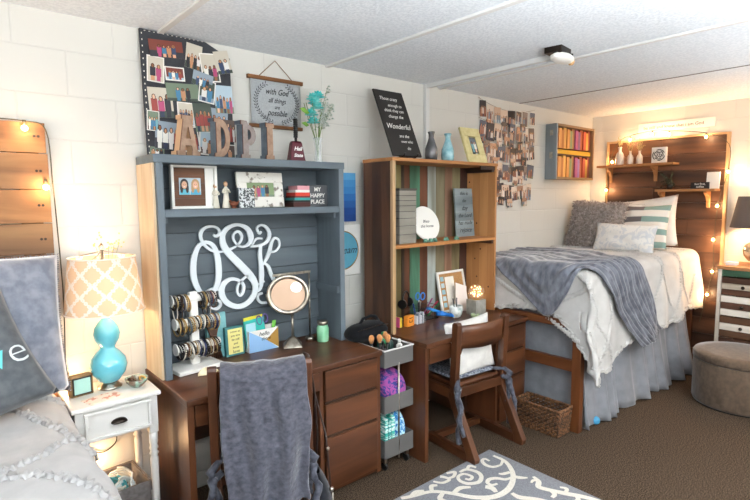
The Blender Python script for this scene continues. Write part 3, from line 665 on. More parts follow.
# vase with flowers
t = thing('flower_vase', 'slim clear glass vase of teal blooms and white sprigs on the hutch', 'vase', (1.79, -.16, ZT))
obj('glass_body', MB().lathe([(.001, .006), (.024, .004), (.026, 0), (.028, .01), (.02, .05), (.022, .10), (.03, .15), (.027, .15), (.019, .10), (.017, .05), (.022, .014), (.001, .014)], 20, m=mat('thin_vase_glass', '#f4fafa', rough=.04, alpha=.22), cap=False), None, t)
stemg = paint('stem_green', '#6f8a4a', .7); teal = fabric('teal_petal', '#36c0c0', '#7fded8', scale=30); wpet = fabric('white_petal', '#dfe6e0', '#a9b8a8', scale=40); leafg = fabric('leaf_green', '#8bb052', '#5c8a38', scale=20)
rf = random.Random(5)
m = MB(); tips = []
for i in range(7):
    a = i; e = (.08*math.cos(a*2.1)-.03, .05*math.sin(a*2.3), .22+.18*rf.random()); tips.append(e)
    m.tube([(.0, 0, .02), (e[0]*.2, e[1]*.2, .14), (e[0]*.7, e[1]*.7, e[2]*.75), e], .002, 5, m=stemg)
obj('stems', m, None, t)
def flower(c, r, mm, mb, n=6):
    for L_ in range(3):
        for i in range(n):
            a = 2*PI*i/n+L_*.5; el = .2+.45*L_
            d_ = Vector((math.cos(a)*math.cos(el), math.sin(a)*math.cos(el), math.sin(el))); s_ = Vector((-math.sin(a), math.cos(a), 0))
            u_ = d_.cross(s_)
            P_ = [Vector(c)+d_*r*.1, Vector(c)+d_*r*.6+s_*r*.42+u_*r*.1, Vector(c)+d_*r, Vector(c)+d_*r*.6-s_*r*.42+u_*r*.1]
            mb.face([mb.bm.verts.new(p) for p in P_], mm)
m = MB()
for c_ in ((-.05, -.03, .36), (-.03, -.04, .31), (-.055, -.02, .27), (-.015, -.03, .375), (-.03, .0, .23), (-.045, -.04, .335)): flower(c_, .05, teal, m)
obj('teal_blooms', m, None, t)
m = MB()
for b_ in range(5):
    p0 = Vector((.0, 0, .13)); p1 = Vector((.05+.03*b_-.02, -.02+.015*b_, .33+.04*(b_ % 3)+(.06 if b_ == 2 else 0)))
    m.tube([p0, p0.lerp(p1, .5)+Vector((-.01, 0, .02)), p1], .0015, 4, m=stemg)
    for j in range(24):
        p = p0.lerp(p1, .35+.65*j/24)+Vector((rf.gauss(0, .012), rf.gauss(0, .012), rf.gauss(0, .006))); flower(p, .012, wpet, m, 4)
obj('white_sprigs', m, None, t)
m = MB()
for c_, a in (((-.08, -.02, .3), 2.8), ((-.06, 0, .22), 3.4), ((-.07, -.03, .285), 3.1)):
    d_ = Vector((math.cos(a), math.sin(a)*.3, .15)); s_ = Vector((0, .2, 1)).normalized()
    c_ = Vector(c_); m.face([m.bm.verts.new(c_), m.bm.verts.new(c_+d_*.025+s_*.016), m.bm.verts.new(c_+d_*.06), m.bm.verts.new(c_+d_*.025-s_*.016)], leafg)
obj('leaves', m, None, t)

# ---- wall art right of the hutch
blues = ['#5fa8d8', '#4a93cc', '#3f86c4', '#2f6fb4', '#2a5fa4', '#1f4a90', '#1d4488']
m = MB()
for i in range(7): m.b2((1.93, -.03, 1.485+i*.0464), (2.18, -.002, 1.485+(i+1)*.0464), flat, c3(blues[6-i]))
tag(obj('canvas_painting', m), 'blue banded canvas on the wall just right of the hutch, above the round sign', 'painting')
t = thing('wall_plaque', 'white square plaque with an aqua disc in a gold ring, below the blue canvas', 'sign', (2.07, -.002, 1.12))
obj('board', MB().b2((-.155, -.022, 0), (.15, 0, .34), white), None, t, .002)
aq = paint('aqua_disc', '#5aa0b8', .6); gold = mat('gold_ring', '#b08a4a', rough=.35, metal=.8)
obj('disc', MB().lathe([(.125, 0), (.125, .004)], 40, (0, -.022, .17), aq, axis=Matrix.Rotation(PI/2, 3, 'X')), None, t)
obj('ring', MB().tube([(.128*math.cos(2*PI*i/40), -.025, .17+.128*math.sin(2*PI*i/40)) for i in range(40)], .004, 6, True, gold), None, t)
m = MB(); text(m, 'dream', .07, (.02, -.0268, .17), m=ink, shear=.4); obj('lettering', m, None, t)

# ================================================================ THINGS ON THE LEFT DESK (z = .76)
ZD = .7604
t = thing('bracelet_stand', 'white three-tier bracelet stand crowded with bangles and beads', 'jewellery stand', (.985, -.165, ZD), R(6))
obj('base', MB().b2((-.13, -.09, 0), (.12, .09, .022), white), None, t, .006)
obj('post', MB().b2((-.022, -.015, .022), (.022, .015, .405), white), None, t, .006)
br = random.Random(9); BCOL = ['#a8854e', '#b8aea0', '#3a2a20', '#6d4c34', '#a28858', '#1c1a1c', '#7a4630', '#cfc8bc', '#5b6468', '#2c2420', '#2c3458', '#4a3a30']
for z, y in ((.125, -.03), (.255, -.03), (.37, .0)):
    ba = obj('bar', MB().cyl((-.115, y, z), (.125, y, z), .02, m=white, seg=20).cyl((-.12, y, z), (-.114, y, z), .03, m=white, seg=24), None, t)
    x = -.105
    while x < .115:
        if abs(x) > .03 or y < 0:
            r_ = br.uniform(.031, .043); dz = r_-.022; cc = br.choice(BCOL); q = MB(); n = 22; tilt = br.uniform(-.25, .25)
            mm = mat('bangle_'+cc, cc, rough=.35, metal=.4 if br.random() < .5 else 0)
            if br.random() < .45:
                for i in range(n):
                    a = 2*PI*i/n; q.ball((x+tilt*.03*math.sin(a), y+r_*math.cos(a), z-dz+r_*math.sin(a)), .0052, 6, mm)
            else: q.tube([(x+tilt*.03*math.sin(2*PI*i/n), y+r_*math.cos(2*PI*i/n), z-dz+r_*math.sin(2*PI*i/n)*1.05) for i in range(n)], br.uniform(.002, .0055), 6, True, mm)
            obj('bracelet', q, None, t)
        x += br.uniform(.009, .013)
for i, xx in enumerate((-.1, -.075, -.05, .06, .08)):
    cc = br.choice(BCOL); q = MB(); L_ = .12+.03*br.random()
    q.tube([(xx+.004*math.sin(k_), .0+.024*math.cos(2*PI*k_/24)-.004, .37+(.024*math.sin(2*PI*k_/24) if math.sin(2*PI*k_/24) > 0 else L_*math.sin(2*PI*k_/24))) for k_ in range(24)], .003, 6, True, mat('chain_'+cc, cc, rough=.4, metal=.5)); obj('necklace', q, None, t)
# shell dish
shellm = mat('shell', '#efe2bc', '#c9b07c', rough=.4, scale=30)
m = MB()
m.grid(lambda u, v: Vector((.052*math.cos(PI*u)*v, -.0+.02*v*math.sin(PI*u), .004+.036*v*math.sin(PI*u)+.0015*math.sin(u*50)*v)), 40, 8, shellm)
o = obj('shell_dish', m, origin=False, solid=.004); o.location = (.985, -.335, ZD); o.rotation_euler = (0, 0, R(-20)); tag(o, 'half-round cream shell dish at the front of the desk by the bracelet stand', 'dish')
# aqua block with brown bow
t = thing('wooden_block', 'aqua painted block tied with a twisted brown bow behind the bracelets', 'decoration', (1.148, -.075, ZD), 0, rot=(R(-5), 0, 0))
obj('block', MB().b2((-.06, -.015, 0), (.055, .015, .25), mat('aqua_wood', '#7fb8bc', '#6aa3a8', rough=.7, scale=20)), None, t, .003)
twig = W['darkz']
m = MB()
for i in range(9):
    a = (i-4)/4; m.tube([(a*.045-.03, -.022, .0), (a*.012-.03, -.03, .12), (a*.045-.03, -.022, .23)], .005, 6, m=twig)
m.tube([(-.045, -.034, .12), (-.015, -.034, .12)], .012, 8, m=twig)
obj('twig_bow', m, None, t)
# small framed verse
t = thing('framed_verse', 'small yellow handwritten verse in a teal frame on the left desk', 'picture frame', (1.236, -.105, ZD), R(2), rot=(R(-4), 0, R(2)))
obj('frame', MB().b2((-.058, -.012, 0), (.055, .012, .165), mat('teal_frame', '#3f7f80', '#2f6a6c', rough=.6, scale=30)), None, t, .002)
obj('card', MB().b2((-.043, -.0135, .012), (.045, -.012, .153), paint('yellow_card', '#e6dc8c', .7)), None, t)
m = MB()
for i, s_ in enumerate(('come as', 'you are', 'be still', 'and', 'know', 'love')): text(m, s_, .018 if i < 5 else .026, (.001, -.0139, .137-.0225*i), m=ink, shear=.15)
obj('lettering', m, None, t)
# letter sorter
t = thing('letter_sorter', 'white, blue and gold envelope-shaped letter sorter on the left desk', 'letter holder', (1.405, -.13, ZD), R(1))
w, h = .19, .125
sb = paint('sky_blue', '#8cb4dc', .5); gd = paint('ochre_gold', '#a8803a', .5)
m = MB().b2((-w/2, -.002, 0), (w/2, .0, h), white).b2((-w/2, .05, 0), (w/2, .054, h*1.1), white).b2((-w/2, 0, 0), (-w/2+.003, .05, h), white).b2((w/2-.003, 0, 0), (w/2, .05, h), white).b2((-w/2, 0, 0), (w/2, .05, .003), white)
obj('holder', m, None, t)
m = MB().prism([(-w/2, 0), (w/2, 0), (.012, h*.5), (-w/2, h)], -.0035, -.002, m=sb).prism([(w/2, .004), (w/2, h), (.015, h*.48)], -.004, -.002, m=gd)
m2 = MB(); text(m2, 'hello', .034, (.0, -.0045, h*.8), m=ink, shear=.3); text(m2, 'there', .028, (.012, -.0045, h*.56), m=ink, shear=.3)
obj('front_panel', m, None, t); obj('lettering', m2, None, t)
def sheetbox(name, label, cat, x, y, w, h, col, rot, z=ZD, d=.006, grp=None):
    o = obj(name, MB().b2((-w/2, -d/2, 0), (w/2, d/2, h), paint('sheet_'+col, col, .6)), origin=False); o.location = (x, y, z); o.rotation_euler = rot; return tag(o, label, cat, grp)
sheetbox('notebook', 'teal notebook standing in the letter sorter', 'notebook', 1.375, -.10, .13, .17, '#2fb0a4', (0, R(-6), 0), ZD+.018)
sheetbox('notebook', 'yellow notebook standing behind the teal one in the letter sorter', 'notebook', 1.372, -.089, .12, .185, '#d8cf3a', (0, R(-4), 0), ZD+.018, .005)
sheetbox('notebook', 'pale blue notepad at the left of the letter sorter', 'notebook', 1.34, -.112, .06, .15, '#a9d4de', (0, R(-3), 0), ZD+.018, .004)
sheetbox('notebook', 'small green pad at the right of the letter sorter', 'notebook', 1.478, -.10, .025, .15, '#6cb84a', (0, R(5), 0), ZD+.01, .004)
def scissors(label, loc, rot, col, k_=1):
    t = thing('scissors', label, 'scissors', loc, 0, rot=rot)
    for s_ in (-1, 1):
        obj('blade', MB().prism([(s_*.002, 0), (s_*.012, .09*k_), (0, .095*k_), (-s_*.002, .0)], s_*.001, s_*.002, m=nickel), None, t)
        obj('handle', MB().tube([(s_*.02+.016*math.cos(2*PI*i/16), 0, .125*k_+.026*math.sin(2*PI*i/16)) for i in range(16)], .0045, 6, True, paint('handle_'+col, col, .4)), None, t)
    return t
scissors('scissors with purple handles standing in the letter sorter', (1.435, -.1, ZD+.055), (0, R(-10), 0), '#5a4a86')
# vanity mirror
t = thing('vanity_mirror', 'round drum-shaped nickel vanity mirror on a stepped base', 'mirror', (1.575, -.17, ZD), R(-30)); t.scale = (1.06, 1.06, 1.0)
obj('base', MB().lathe([(.072, 0), (.074, .006), (.04, .04), (.018, .055), (.012, .06)], 4, m=nickel, axis=Matrix.Rotation(R(45), 3, 'Z')), None, t, .003)
obj('pole', MB().cyl((0, 0, .05), (0, 0, .2), .007, m=nickel), None, t)
C_ = Vector((-.02, -.0, .318)); ax = Matrix.Rotation(PI/2+R(-4), 3, 'X')
obj('yoke', MB().tube([C_+Vector((-.122*math.cos(a), .02, -.122*math.sin(a))) for a in [PI*i/16 for i in range(17)]], .005, 6, m=nickel), None, t)
obj('drum', MB().lathe([(.02, -.055), (.085, -.05), (.108, -.03), (.116, 0), (.116, .03), (.108, .034)], 44, C_, nickel, axis=ax, cap=False), None, t)
obj('bezel', MB().lathe([(.116, .028), (.118, .034), (.112, .04), (.094, .034), (.092, .03)], 44, C_, nickel, axis=ax, cap=False), None, t)
o = obj('mirror_glass', MB().lathe([(.0935, .028), (.0935, .031)], 44, C_, mat('mirror_face', '#c7a68c', rough=.35, metal=.15, spec=.6), axis=ax), None, t)
o2 = obj('small_mirror', MB().lathe([(.03, 0), (.03, .003)], 24, C_+Vector((.045, -.036, .045)), mat('silver_face', '#e6e8ec', rough=.15, metal=.5), axis=ax), None, t)
# necklace T-stand
t = thing('jewellery_stand', 'thin metal T-shaped jewellery stand on a round foot behind the mirror', 'jewellery stand', (1.725, -.13, ZD), 0)
obj('foot', MB().lathe([(.03, 0), (.03, .02), (.026, .024)], 24, m=nickel), None, t)
obj('upright', MB().cyl((0, 0, .02), (0, 0, .43), .006, m=nickel), None, t)
obj('cross_bar', MB().b2((-.25, -.007, .425), (.008, .007, .44), nickel), None, t, .002)
# candle jar
t = thing('candle_jar', 'green candle in a glass jar with a silver lid on the left desk', 'candle', (1.772, -.2, ZD))
gr = mat('green_wax', '#74b88c', '#92cca4', rough=.25, scale=10, coat=.6)
obj('jar', MB().lathe([(.034, 0), (.038, .005), (.038, .085), (.032, .096), (.031, .105)], 28, m=gr), None, t)
obj('lid', MB().lathe([(.033, .105), (.034, .107), (.034, .125), (.031, .13)], 28, m=nickel), None, t)
# ================================================================ CART AND BAG
cg = paint('cart_grey', '#605f5d', .5)
t = thing('rolling_cart', 'narrow grey three-tier rolling cart between the two desks', 'cart', (2.05, -.4, 0))
for z0, z1 in ((.645, .745), (.365, .47), (.085, .2)):
    w, d = .118, .195; m = MB()
    m.b2((-w, -d, z0), (w, d, z0+.004), cg)
    for a, b in (((-w, -d), (w, -d+.004)), ((-w, d-.004), (w, d)), ((-w, -d+.004), (-w+.004, d-.004)), ((w-.004, -d+.004), (w, d-.004))): m.b2((a[0], a[1], z0), (b[0], b[1], z1), cg)
    obj('tier', m, None, t, .002)
    if z0 > .6: obj('tray_rim', MB().b2((-w-.004, -d-.004, z1), (w+.004, -d+.008, z1+.006), trimw).b2((-w-.004, d-.008, z1), (w+.004, d+.004, z1+.006), trimw).b2((-w-.004, -d+.008, z1), (-w+.008, d-.008, z1+.006), trimw).b2((w-.008, -d+.008, z1), (w+.004, d-.008, z1+.006), trimw), None, t)
for y in (-.19, .19): obj('post', MB().cyl((0, y, .06), (0, y, .66), .006, m=nickel), None, t)
for x in (-.09, .09):
    for y in (-.16, .16):
        wh = obj('caster', MB().cyl((x-.008, y, .024), (x+.008, y, .024), .024, m=black, seg=20), None, t)
        obj('bracket', MB().b2((x-.012, y-.012, .045), (x+.012, y+.012, .085), nickel), None, wh)
def bottle(label, x, y, z, r, h, col, cap, name='bottle', cat='bottle', grp=None):
    t = thing(name, label, cat, (x, y, z), 0, grp)
    obj('body', MB().lathe([(r*.9, 0), (r, .003), (r, h*.68), (r*.55, h*.76), (r*.45, h*.8)], 16, m=paint('b_'+col, col, .3)), None, t)
    obj('cap', MB().lathe([(r*.5, h*.8), (r*.5, h), (r*.4, h+.002)], 14, m=paint('b_'+cap, cap, .4)), None, t)
bottle('small dark nail polish bottle at the front of the cart tray', 1.99, -.53, .65, .014, .12, '#20191c', '#151515')
bottle('black cosmetics bottle beside the tan brushes on the cart', 2.02, -.48, .65, .016, .12, '#2a2020', '#101010')
bottle('green capped bottle at the back of the cart tray', 2.09, -.40, .65, .022, .15, '#2f9a62', '#1d7d4a')
bottle('teal bottle behind the green one on the cart tray', 2.13, -.33, .65, .02, .16, '#3fa58f', '#e6e6e2')
bottle('dark bottle with a green label on the cart tray', 2.12, -.44, .65, .018, .13, '#27443c', '#14211d')
bottle('white cosmetics tub near the right corner of the cart tray', 2.14, -.50, .65, .02, .115, '#ecebe6', '#dcdad4', 'jar', 'jar')
bottle('short white jar at the front right of the cart tray', 2.11, -.545, .65, .02, .10, '#e4e4e4', '#f2f2f0', 'jar', 'jar')
skin_b = fabric('powder_tan', '#d69a66', '#c07f4c', scale=40)
for i, (x, y, dx, lb) in enumerate(((2.0, -.42, -.02, 'tallest tan makeup brush on the cart tray'), (2.03, -.44, .0, 'tan makeup brush leaning left on the cart tray'), (2.05, -.47, .02, 'short tan makeup brush near the front of the cart tray'), (2.07, -.41, .03, 'tan makeup brush leaning right on the cart tray'))):
    t = thing('makeup_brush', lb, 'brush', (x, y, .65)); obj('handle', MB().cyl((0, 0, 0), (dx, 0, .1), .006, .008, 10, black), None, t)
    obj('bristles', MB().lathe([(.009, 0), (.017, .02), (.019, .035), (.012, .05), (.002, .054)], 14, (dx, 0, .1), skin_b), None, t)
o = obj('cosmetic_tray', MB().b2((1.955, -.57, .6502), (2.08, -.36, .70), black)); tag(o, 'black cosmetics box in the top tier of the cart', 'box')
pr1 = mat('paisley_purple', '#3a3a80', '#9a4a90', rough=.9, scale=34, contrast=(.47, .53), dist=1.2, bump=.003)
def sack(name, label, cat, c, r, h, mm, e=.45):
    m = MB(); m.grid(lambda u, v: Vector((r[0]*math.copysign(abs(math.cos(2*PI*u))**.7, math.cos(2*PI*u))*max(.02, math.sin(PI*(.12+.85*v)))**e, r[1]*math.copysign(abs(math.sin(2*PI*u))**.7, math.sin(2*PI*u))*max(.02, math.sin(PI*(.12+.85*v)))**e, h*v+.015*noise.noise(Vector((math.cos(2*PI*u)*2, math.sin(2*PI*u)*2, v*4)))*v)), 28, 16, mm, closed_u=True)
    bmesh.ops.holes_fill(m.bm, edges=[e_ for e_ in m.bm.edges if e_.is_boundary])
    for f_ in m.bm.faces:
        for lp in f_.loops: lp[m.col] = (1, 1, 1, 1)
    o = obj(name, m, origin=False); o.location = c; return tag(o, label, cat)
sack('patterned_bag', 'purple and pink paisley fabric bag in the middle tier of the cart', 'bag', (2.055, -.45, .371), (.108, .14), .225, pr1)
for i, (x, w, c1, c2, h, lb) in enumerate(((1.965, .02, '#2aa79a', '#d8eeea', .23, 'teal striped notebook at the left of the bottom cart tier'), (1.992, .02, '#1f8f8a', '#bfe3e0', .22, 'darker teal notebook second in the bottom cart tier'), (2.02, .022, '#3fb8a8', '#e4f4f0', .235, 'light teal notebook third in the bottom cart tier'))):
    mm = mat('nb_%d' % i, c1, c2, rough=.6, scale=20, stretch=(1, 1, 6), contrast=(.5, .56)); o = obj('notebook', MB().b2((x-w/2, -.575, .09), (x+w/2, -.42, .09+h), mm), bevel=.001); tag(o, lb, 'notebook', 'teal notebooks in the bottom tier of the cart')
pr2 = mat('paisley_blue', '#2f7fc4', '#bfe6ee', rough=.9, scale=36, contrast=(.47, .53), dist=1, bump=.003)
sack('patterned_bag', 'blue and aqua patterned pouch in the bottom tier of the cart', 'bag', (2.095, -.47, .091), (.06, .1), .24, pr2)
# black bag behind the cart tray
bk = fabric('black_nylon', '#15161a', '#0e0f12', scale=40, sheen=.1)
t = thing('black_bag', 'black zipped bag with a loop handle behind the rolling cart tray', 'bag', (2.02, -.325, .763), R(8))
m = MB(); m.grid(lambda u, v: Vector((.165*math.copysign(abs(math.cos(2*PI*u))**.6, math.cos(2*PI*u))*max(.03, math.sin(PI*(.14+.84*v)))**.3*(1-.12*v), .085*math.copysign(abs(math.sin(2*PI*u))**.6, math.sin(2*PI*u))*max(.03, math.sin(PI*(.14+.84*v)))**.4, .1*v+.008*noise.noise(Vector((u*8, v*2, 0)))*v)), 32, 12, bk, closed_u=True)
bmesh.ops.holes_fill(m.bm, edges=[e_ for e_ in m.bm.edges if e_.is_boundary])
obj('body', m, None, t)
obj('handle', MB().tube([(-.06, .0, .095), (-.03, .0, .125), (.04, 0, .132), (.09, 0, .12), (.12, 0, .085)], .009, 8, m=bk), None, t)
obj('zip', MB().tube([(-.14, -.06, .075), (-.05, -.08, .085), (.05, -.08, .085), (.14, -.06, .07)], .003, 6, m=dmetal), None, t)

# ================================================================ CRATE BOOKCASE
bc = thing('crate_bookcase', 'tall open bookcase of reclaimed wood with multicoloured plank back, on the right desk', 'bookcase', (2.197, -.092, .7605))
BW, BD, BH = 1.083, .29, 1.135
m = MB()
for i in range(3): m.b2((0, -BD+.02+i*.09, 0), (.02, -BD+.02+(i+1)*.09-.001, BH-.022), W['darkz'], (1, .75, 1.15)[i])
o = obj('side_panel', m, None, bc, .001); o['label'] = 'dark stained left side'
obj('face_strip', MB().b2((-.003, -BD-.004, 0), (.024, -BD+.0195, BH-.022), W['pinez'], .85), None, bc, .002)
gp = W['pinez']; m = MB()
for i in range(4): m.b2((BW-.02, -BD+i*.0725, 0), (BW, -BD+(i+1)*.0725-.001, BH-.022), gp, ((.86, .62, .42), (.95, .72, .5), (.8, .58, .38), (.9, .66, .45))[i])
rk = random.Random(2)
for i in range(7): m.lathe([(.007, 0), (.007, .0006)], 8, (BW-.0208, -BD+.04+rk.random()*.22, .1+rk.random()*.95), W['darkz'], .5, Matrix.Rotation(PI/2, 3, 'Y'))
o = obj('side_panel', m, None, bc, .001); o['label'] = 'honey coloured right side'
obj('top_board', MB().b2((-.005, -BD-.006, BH-.022), (BW+.003, 0, BH), W['pinex'], (.8, .55, .34)), None, bc, .002)
obj('shelf', MB().b2((.021, -BD-.002, .553), (BW-.021, -.02, .576), W['pinex'], (.85, .56, .32)), None, bc, .002)
obj('shelf_cleat', MB().b2((BW-.045, -BD+.01, .525), (BW-.021, -.03, .552), W['darky']), None, bc)
obj('shelf_cleat', MB().b2((BW-.05, -BD+.01, BH-.065), (BW-.021, -.03, BH-.024), W['darky'], .7), None, bc)
obj('front_cleat', MB().b2((BW-.19, -BD+.006, BH-.05), (BW-.022, -BD+.02, BH-.024), W['darkx'], .5), None, bc)
cols = ['#7d7a50', '#6a6136', '#94854e', '#3c6a50', '#5c8a70', '#6a3f28', '#5c3622', '#b8c0bc', '#8a8468', '#a08f78', '#c49c8e', '#a59a7a', '#8c8460', '#503028', '#94714c', '#7a5a3c']
m = MB(); xs_ = [.021, .1, .19, .283, .333, .363, .419, .522, .605, .694, .797, .88, .975, BW-.021]
cols = ['#7d7a50', '#6a3f28', '#8f9a8a', '#85784a', '#4a3a28', '#6e4228', '#4f8268', '#6a3f28', '#b4bdb8', '#857c62', '#b08a74', '#8d8462', '#4e3026']
for i, c_ in enumerate(cols): m.b2((xs_[i]+.001, -.018+.002*(i % 2), 0), (xs_[i+1]-.001, -.002, BH-.023), W['tonez'], c3(c_))
obj('back_planks', m, None, bc)
# ---- on top (z = 1.896)
ZB = 1.8962
chalk = paint('chalkboard', '#262321', .7)
t = thing('chalk_sign', 'tall black sign with white lettering leaning back on a small dark easel', 'sign', (2.385, -0.330, ZB+.018), 0, rot=(R(-24), 0, 0))
obj('board', MB().b2((-.13, -.0, 0), (.13, .012, .49), chalk), None, t, .001)
m = MB()
for i, (s_, z_, sz, x_) in enumerate((('Those crazy', .425, .036, -.02), ('enough to', .375, .034, .02), ('think they can', .335, .034, 0), ('change the', .29, .034, .0), ('Wonderful', .215, .054, -.005), ('are the', .145, .034, .02), ('ones who', .105, .03, .03), ('do', .055, .034, .03))): text(m, s_, sz, (x_, -.0008, z_), m=white, shear=.3, sx=.9)
obj('lettering', m, None, t)
t = thing('display_easel', 'small black easel holding the leaning black sign', 'easel', (2.385, -0.325, ZB))
for s_ in (-1, 1):
    obj('leg', MB().tube([(s_*.06, -.04, .032), (s_*.06, -.032, .018), (s_*.06, -.0, .006), (s_*.05, .10, .006)], .006, 8, m=black).tube([(s_*.058, .008, .008), (s_*.045, .075, .15)], .006, 8, m=black), None, t)
obj('crossbar', MB().cyl((-.06, .01, .012), (.06, .01, .012), .006, m=black).cyl((-.05, .045, .1), (.05, .045, .1), .005, m=black), None, t)
def vase(label, x, y, z, mm, k_=1):
    o = obj('vase', MB().lathe([(.03*k_, 0), (.041*k_, .006), (.045*k_, .04), (.042*k_, .085), (.026*k_, .13), (.018*k_, .155), (.019*k_, .178), (.026*k_, .192), (.025*k_, .197), (.017*k_, .188), (.014*k_, .16), (.001, .155)], 32, m=mm, cap=False), origin=False)
    o.location = (x, y, z); return tag(o, label, 'vase')
vase('dark grey glass bottle vase on top of the crate bookcase', 2.642, -0.295, ZB, mat('grey_glass', '#5d5c5e', '#48484a', rough=.25, scale=18, coat=.4))
vase('pale aqua mercury-glass bottle vase on top of the crate bookcase', 2.813, -0.295, ZB, mat('aqua_glass', '#a4ccd2', '#6fa6b2', rough=.2, scale=24, coat=.5), 1.04)
t = thing('picture_frame', 'mustard yellow frame with a small photo leaning back on the crate bookcase', 'picture frame', (3.135, -0.315, ZB), 0, rot=(R(-20), 0, 0))
ym = mat('yellow_frame', '#dcd09c', '#cdc088', rough=.6, scale=30)
w, h, fw = .22, .285, .07
m = MB()
for a, b in (((-w/2, 0), (w/2, fw)), ((-w/2, h-fw), (w/2, h)), ((-w/2, fw), (-w/2+fw, h-fw)), ((w/2-fw, fw), (w/2, h-fw))): m.b2((a[0], -.008, a[1]), (b[0], .012, b[1]), ym)
obj('frame', m, None, t, .003)
m = MB(); picture(m, .085, .125, TR((0, -.002, h/2)), rp, 2, '#6a7078', '#2a2624'); obj('photo', m, None, t)
obj('stand', MB().b2((-.02, .013, .02), (.02, .02, .2), black), None, t)
# ---- shelf items, z = 1.337
ZQ = 1.3369
sl = wood('slat_grey', '#8e8a80', '#7c786e', 'x', rough=.7)
t = thing('slatted_box', 'tall grey box of uneven horizontal slats on the bookcase shelf', 'box', (2.391, -0.260, ZQ))
m = MB(); z = 0
for h_ in (.062, .058, .05, .045, .038, .034, .033, .034): m.b2((-.085, -.07, z), (.07, .07, z+h_-.003), sl); m.b2((-.083, -.068, z+h_-.003), (.068, .068, z+h_), ink); z += h_
obj('slats', m, None, t, .001)
obj('lid', MB().b2((-.088, -.073, z), (.073, .073, z+.012), paint('lid_dark', '#4c4840', .6)), None, t)
t = thing('round_plaque', 'round white plaque with two lines of small writing leaning on the bookcase shelf', 'sign', (2.642, -0.285, ZQ+.003), 0, rot=(R(-18), 0, R(-4)))
obj('disc', MB().lathe([(.1235, 0), (.1265, .005), (.1235, .01)], 48, (0, .01, .127), white, axis=Matrix.Rotation(PI/2, 3, 'X')), None, t)
m = MB(); text(m, 'Bless', .03, (.0, -.0006, .14), m=ink, shear=.4); text(m, 'this home', .03, (.0, -.0006, .105), m=ink, shear=.4); obj('lettering', m, None, t)
t = thing('wooden_sign', 'tall weathered grey sign with black handwriting on the bookcase shelf', 'sign', (3.135, -0.205, ZQ), 0, rot=(R(-5), 0, 0))
m = MB()
for i in range(6): m.b2((-.105, -.0, i*.0625), (.105, .014, (i+1)*.0625-.001), wood('sign_grey', '#8c9698', '#6f7a7e', 'x', rough=.7), (1, 1.15, .85, 1.05, .9, 1.1)[i])
obj('board', m, None, t, .001)
m = MB()
for i, s_ in enumerate(('this is', 'the', 'day', 'the Lord', 'has made', 'rejoice')): text(m, s_, (.04, .034, .05, .044, .044, .05)[i], (0, -.001, .335-.057*i), m=ink, shear=.3)
obj('lettering', m, None, t)
suc = mat('succulent', '#6f9a86', '#3f6a58', rough=.6, scale=40)
for i, (x, y, lb) in enumerate(((2.52, -.36, 'leftmost tiny green succulent on the bookcase shelf edge'), (2.565, -.365, 'second tiny succulent, in front of the round plaque'), (2.61, -.36, 'third tiny succulent, under the round plaque'), (2.735, -.355, 'tiny succulent just right of the round plaque'), (2.85, -.35, 'tiny succulent by the weathered grey sign'))):
    m = MB()
    for L_ in range(3):
        for k_ in range(6):
            a = k_*PI/3+L_*.5; r_ = .02-.005*L_; m.ball((r_*.7*math.cos(a), r_*.7*math.sin(a), .006+.007*L_), .008, 6, suc, sc=(1, 1, .8))
    o = obj('succulent', m, origin=False); o.location = (x, y, ZQ); tag(o, lb, 'succulent', 'tiny succulents on the bookcase shelf')
# ---- on the right desk
t = thing('picture_frame', 'white frame with corkboard panel leaning on the bookcase back', 'picture frame', (3.03, -.195, ZD+.002), 0, rot=(R(-12), 0, 0))
cork = mat('cork', '#b98e5e', '#a27848', rough=.9, scale=80)
w, h, fw = .31, .315, .018; m = MB()
for a, b in (((-w/2, 0), (w/2, fw)), ((-w/2, h-fw), (w/2, h)), ((-w/2, fw), (-w/2+fw, h-fw)), ((w/2-fw, fw), (w/2, h-fw))): m.b2((a[0], -.008, a[1]), (b[0], .01, b[1]), white)
obj('frame', m, None, t, .002); obj('cork_panel', MB().b2((-w/2+fw, .0, fw), (w/2-fw, .006, h-fw), cork), None, t)
m = MB()
for i in range(5): m.b2((-.12, -.002, .04+.05*i), (-.085, -.0, .075+.05*i), flat, c3(('#8fb8c4', '#b8d0d4')[i % 2]))
m.b2((-.07, -.002, .03), (.03, -.0, .27), paper); obj('pinned_cards', m, None, t)
o = obj('paper_sheet', MB().box((0, 0, .105), (.15, .0015, .205), m=paint('blush_paper', '#f4eeea', .8)), origin=False); o.location = (3.03, -.255, ZD+.012); o.rotation_euler = (R(-15), R(18), R(4)); tag(o, 'tilted sheet of pale paper leaning in front of the white frame', 'paper')
t = thing('mug', 'white marbled mug holding two dark pens on the right desk', 'mug', (2.875, -.33, ZD))
mg = mat('marble_mug', '#e6e8e4', '#9fb0aa', rough=.3, scale=30, contrast=(.5, .62), detail=6, coat=.4)
obj('cup', MB().lathe([(.028, 0), (.036, .005), (.047, .03), (.049, .06), (.045, .085), (.042, .085), (.045, .06), (.043, .03), (.03, .008), (.001, .008)], 32, m=mg, cap=False), None, t)
obj('handle', MB().tube([(.044, 0, .07), (.07, 0, .072), (.075, 0, .045), (.06, 0, .025), (.044, 0, .025)], .006, 8, m=mg), None, t)
for i, (dx, lb) in enumerate(((-.03, 'dark pen leaning left in the marbled mug'), (.004, 'upright dark pen in the marbled mug'))):
    o = obj('pen', MB().cyl((0, 0, 0), (dx, 0, .13), .004, m=ink), origin=False); o.location = (2.87+.01*i, -.33, ZD+.012); tag(o, lb, 'pen', 'pens in the mug')
t = thing('globe_light', 'clear globe full of fairy lights on a square concrete base', 'lamp', (3.06, -.37, ZD), R(-3))
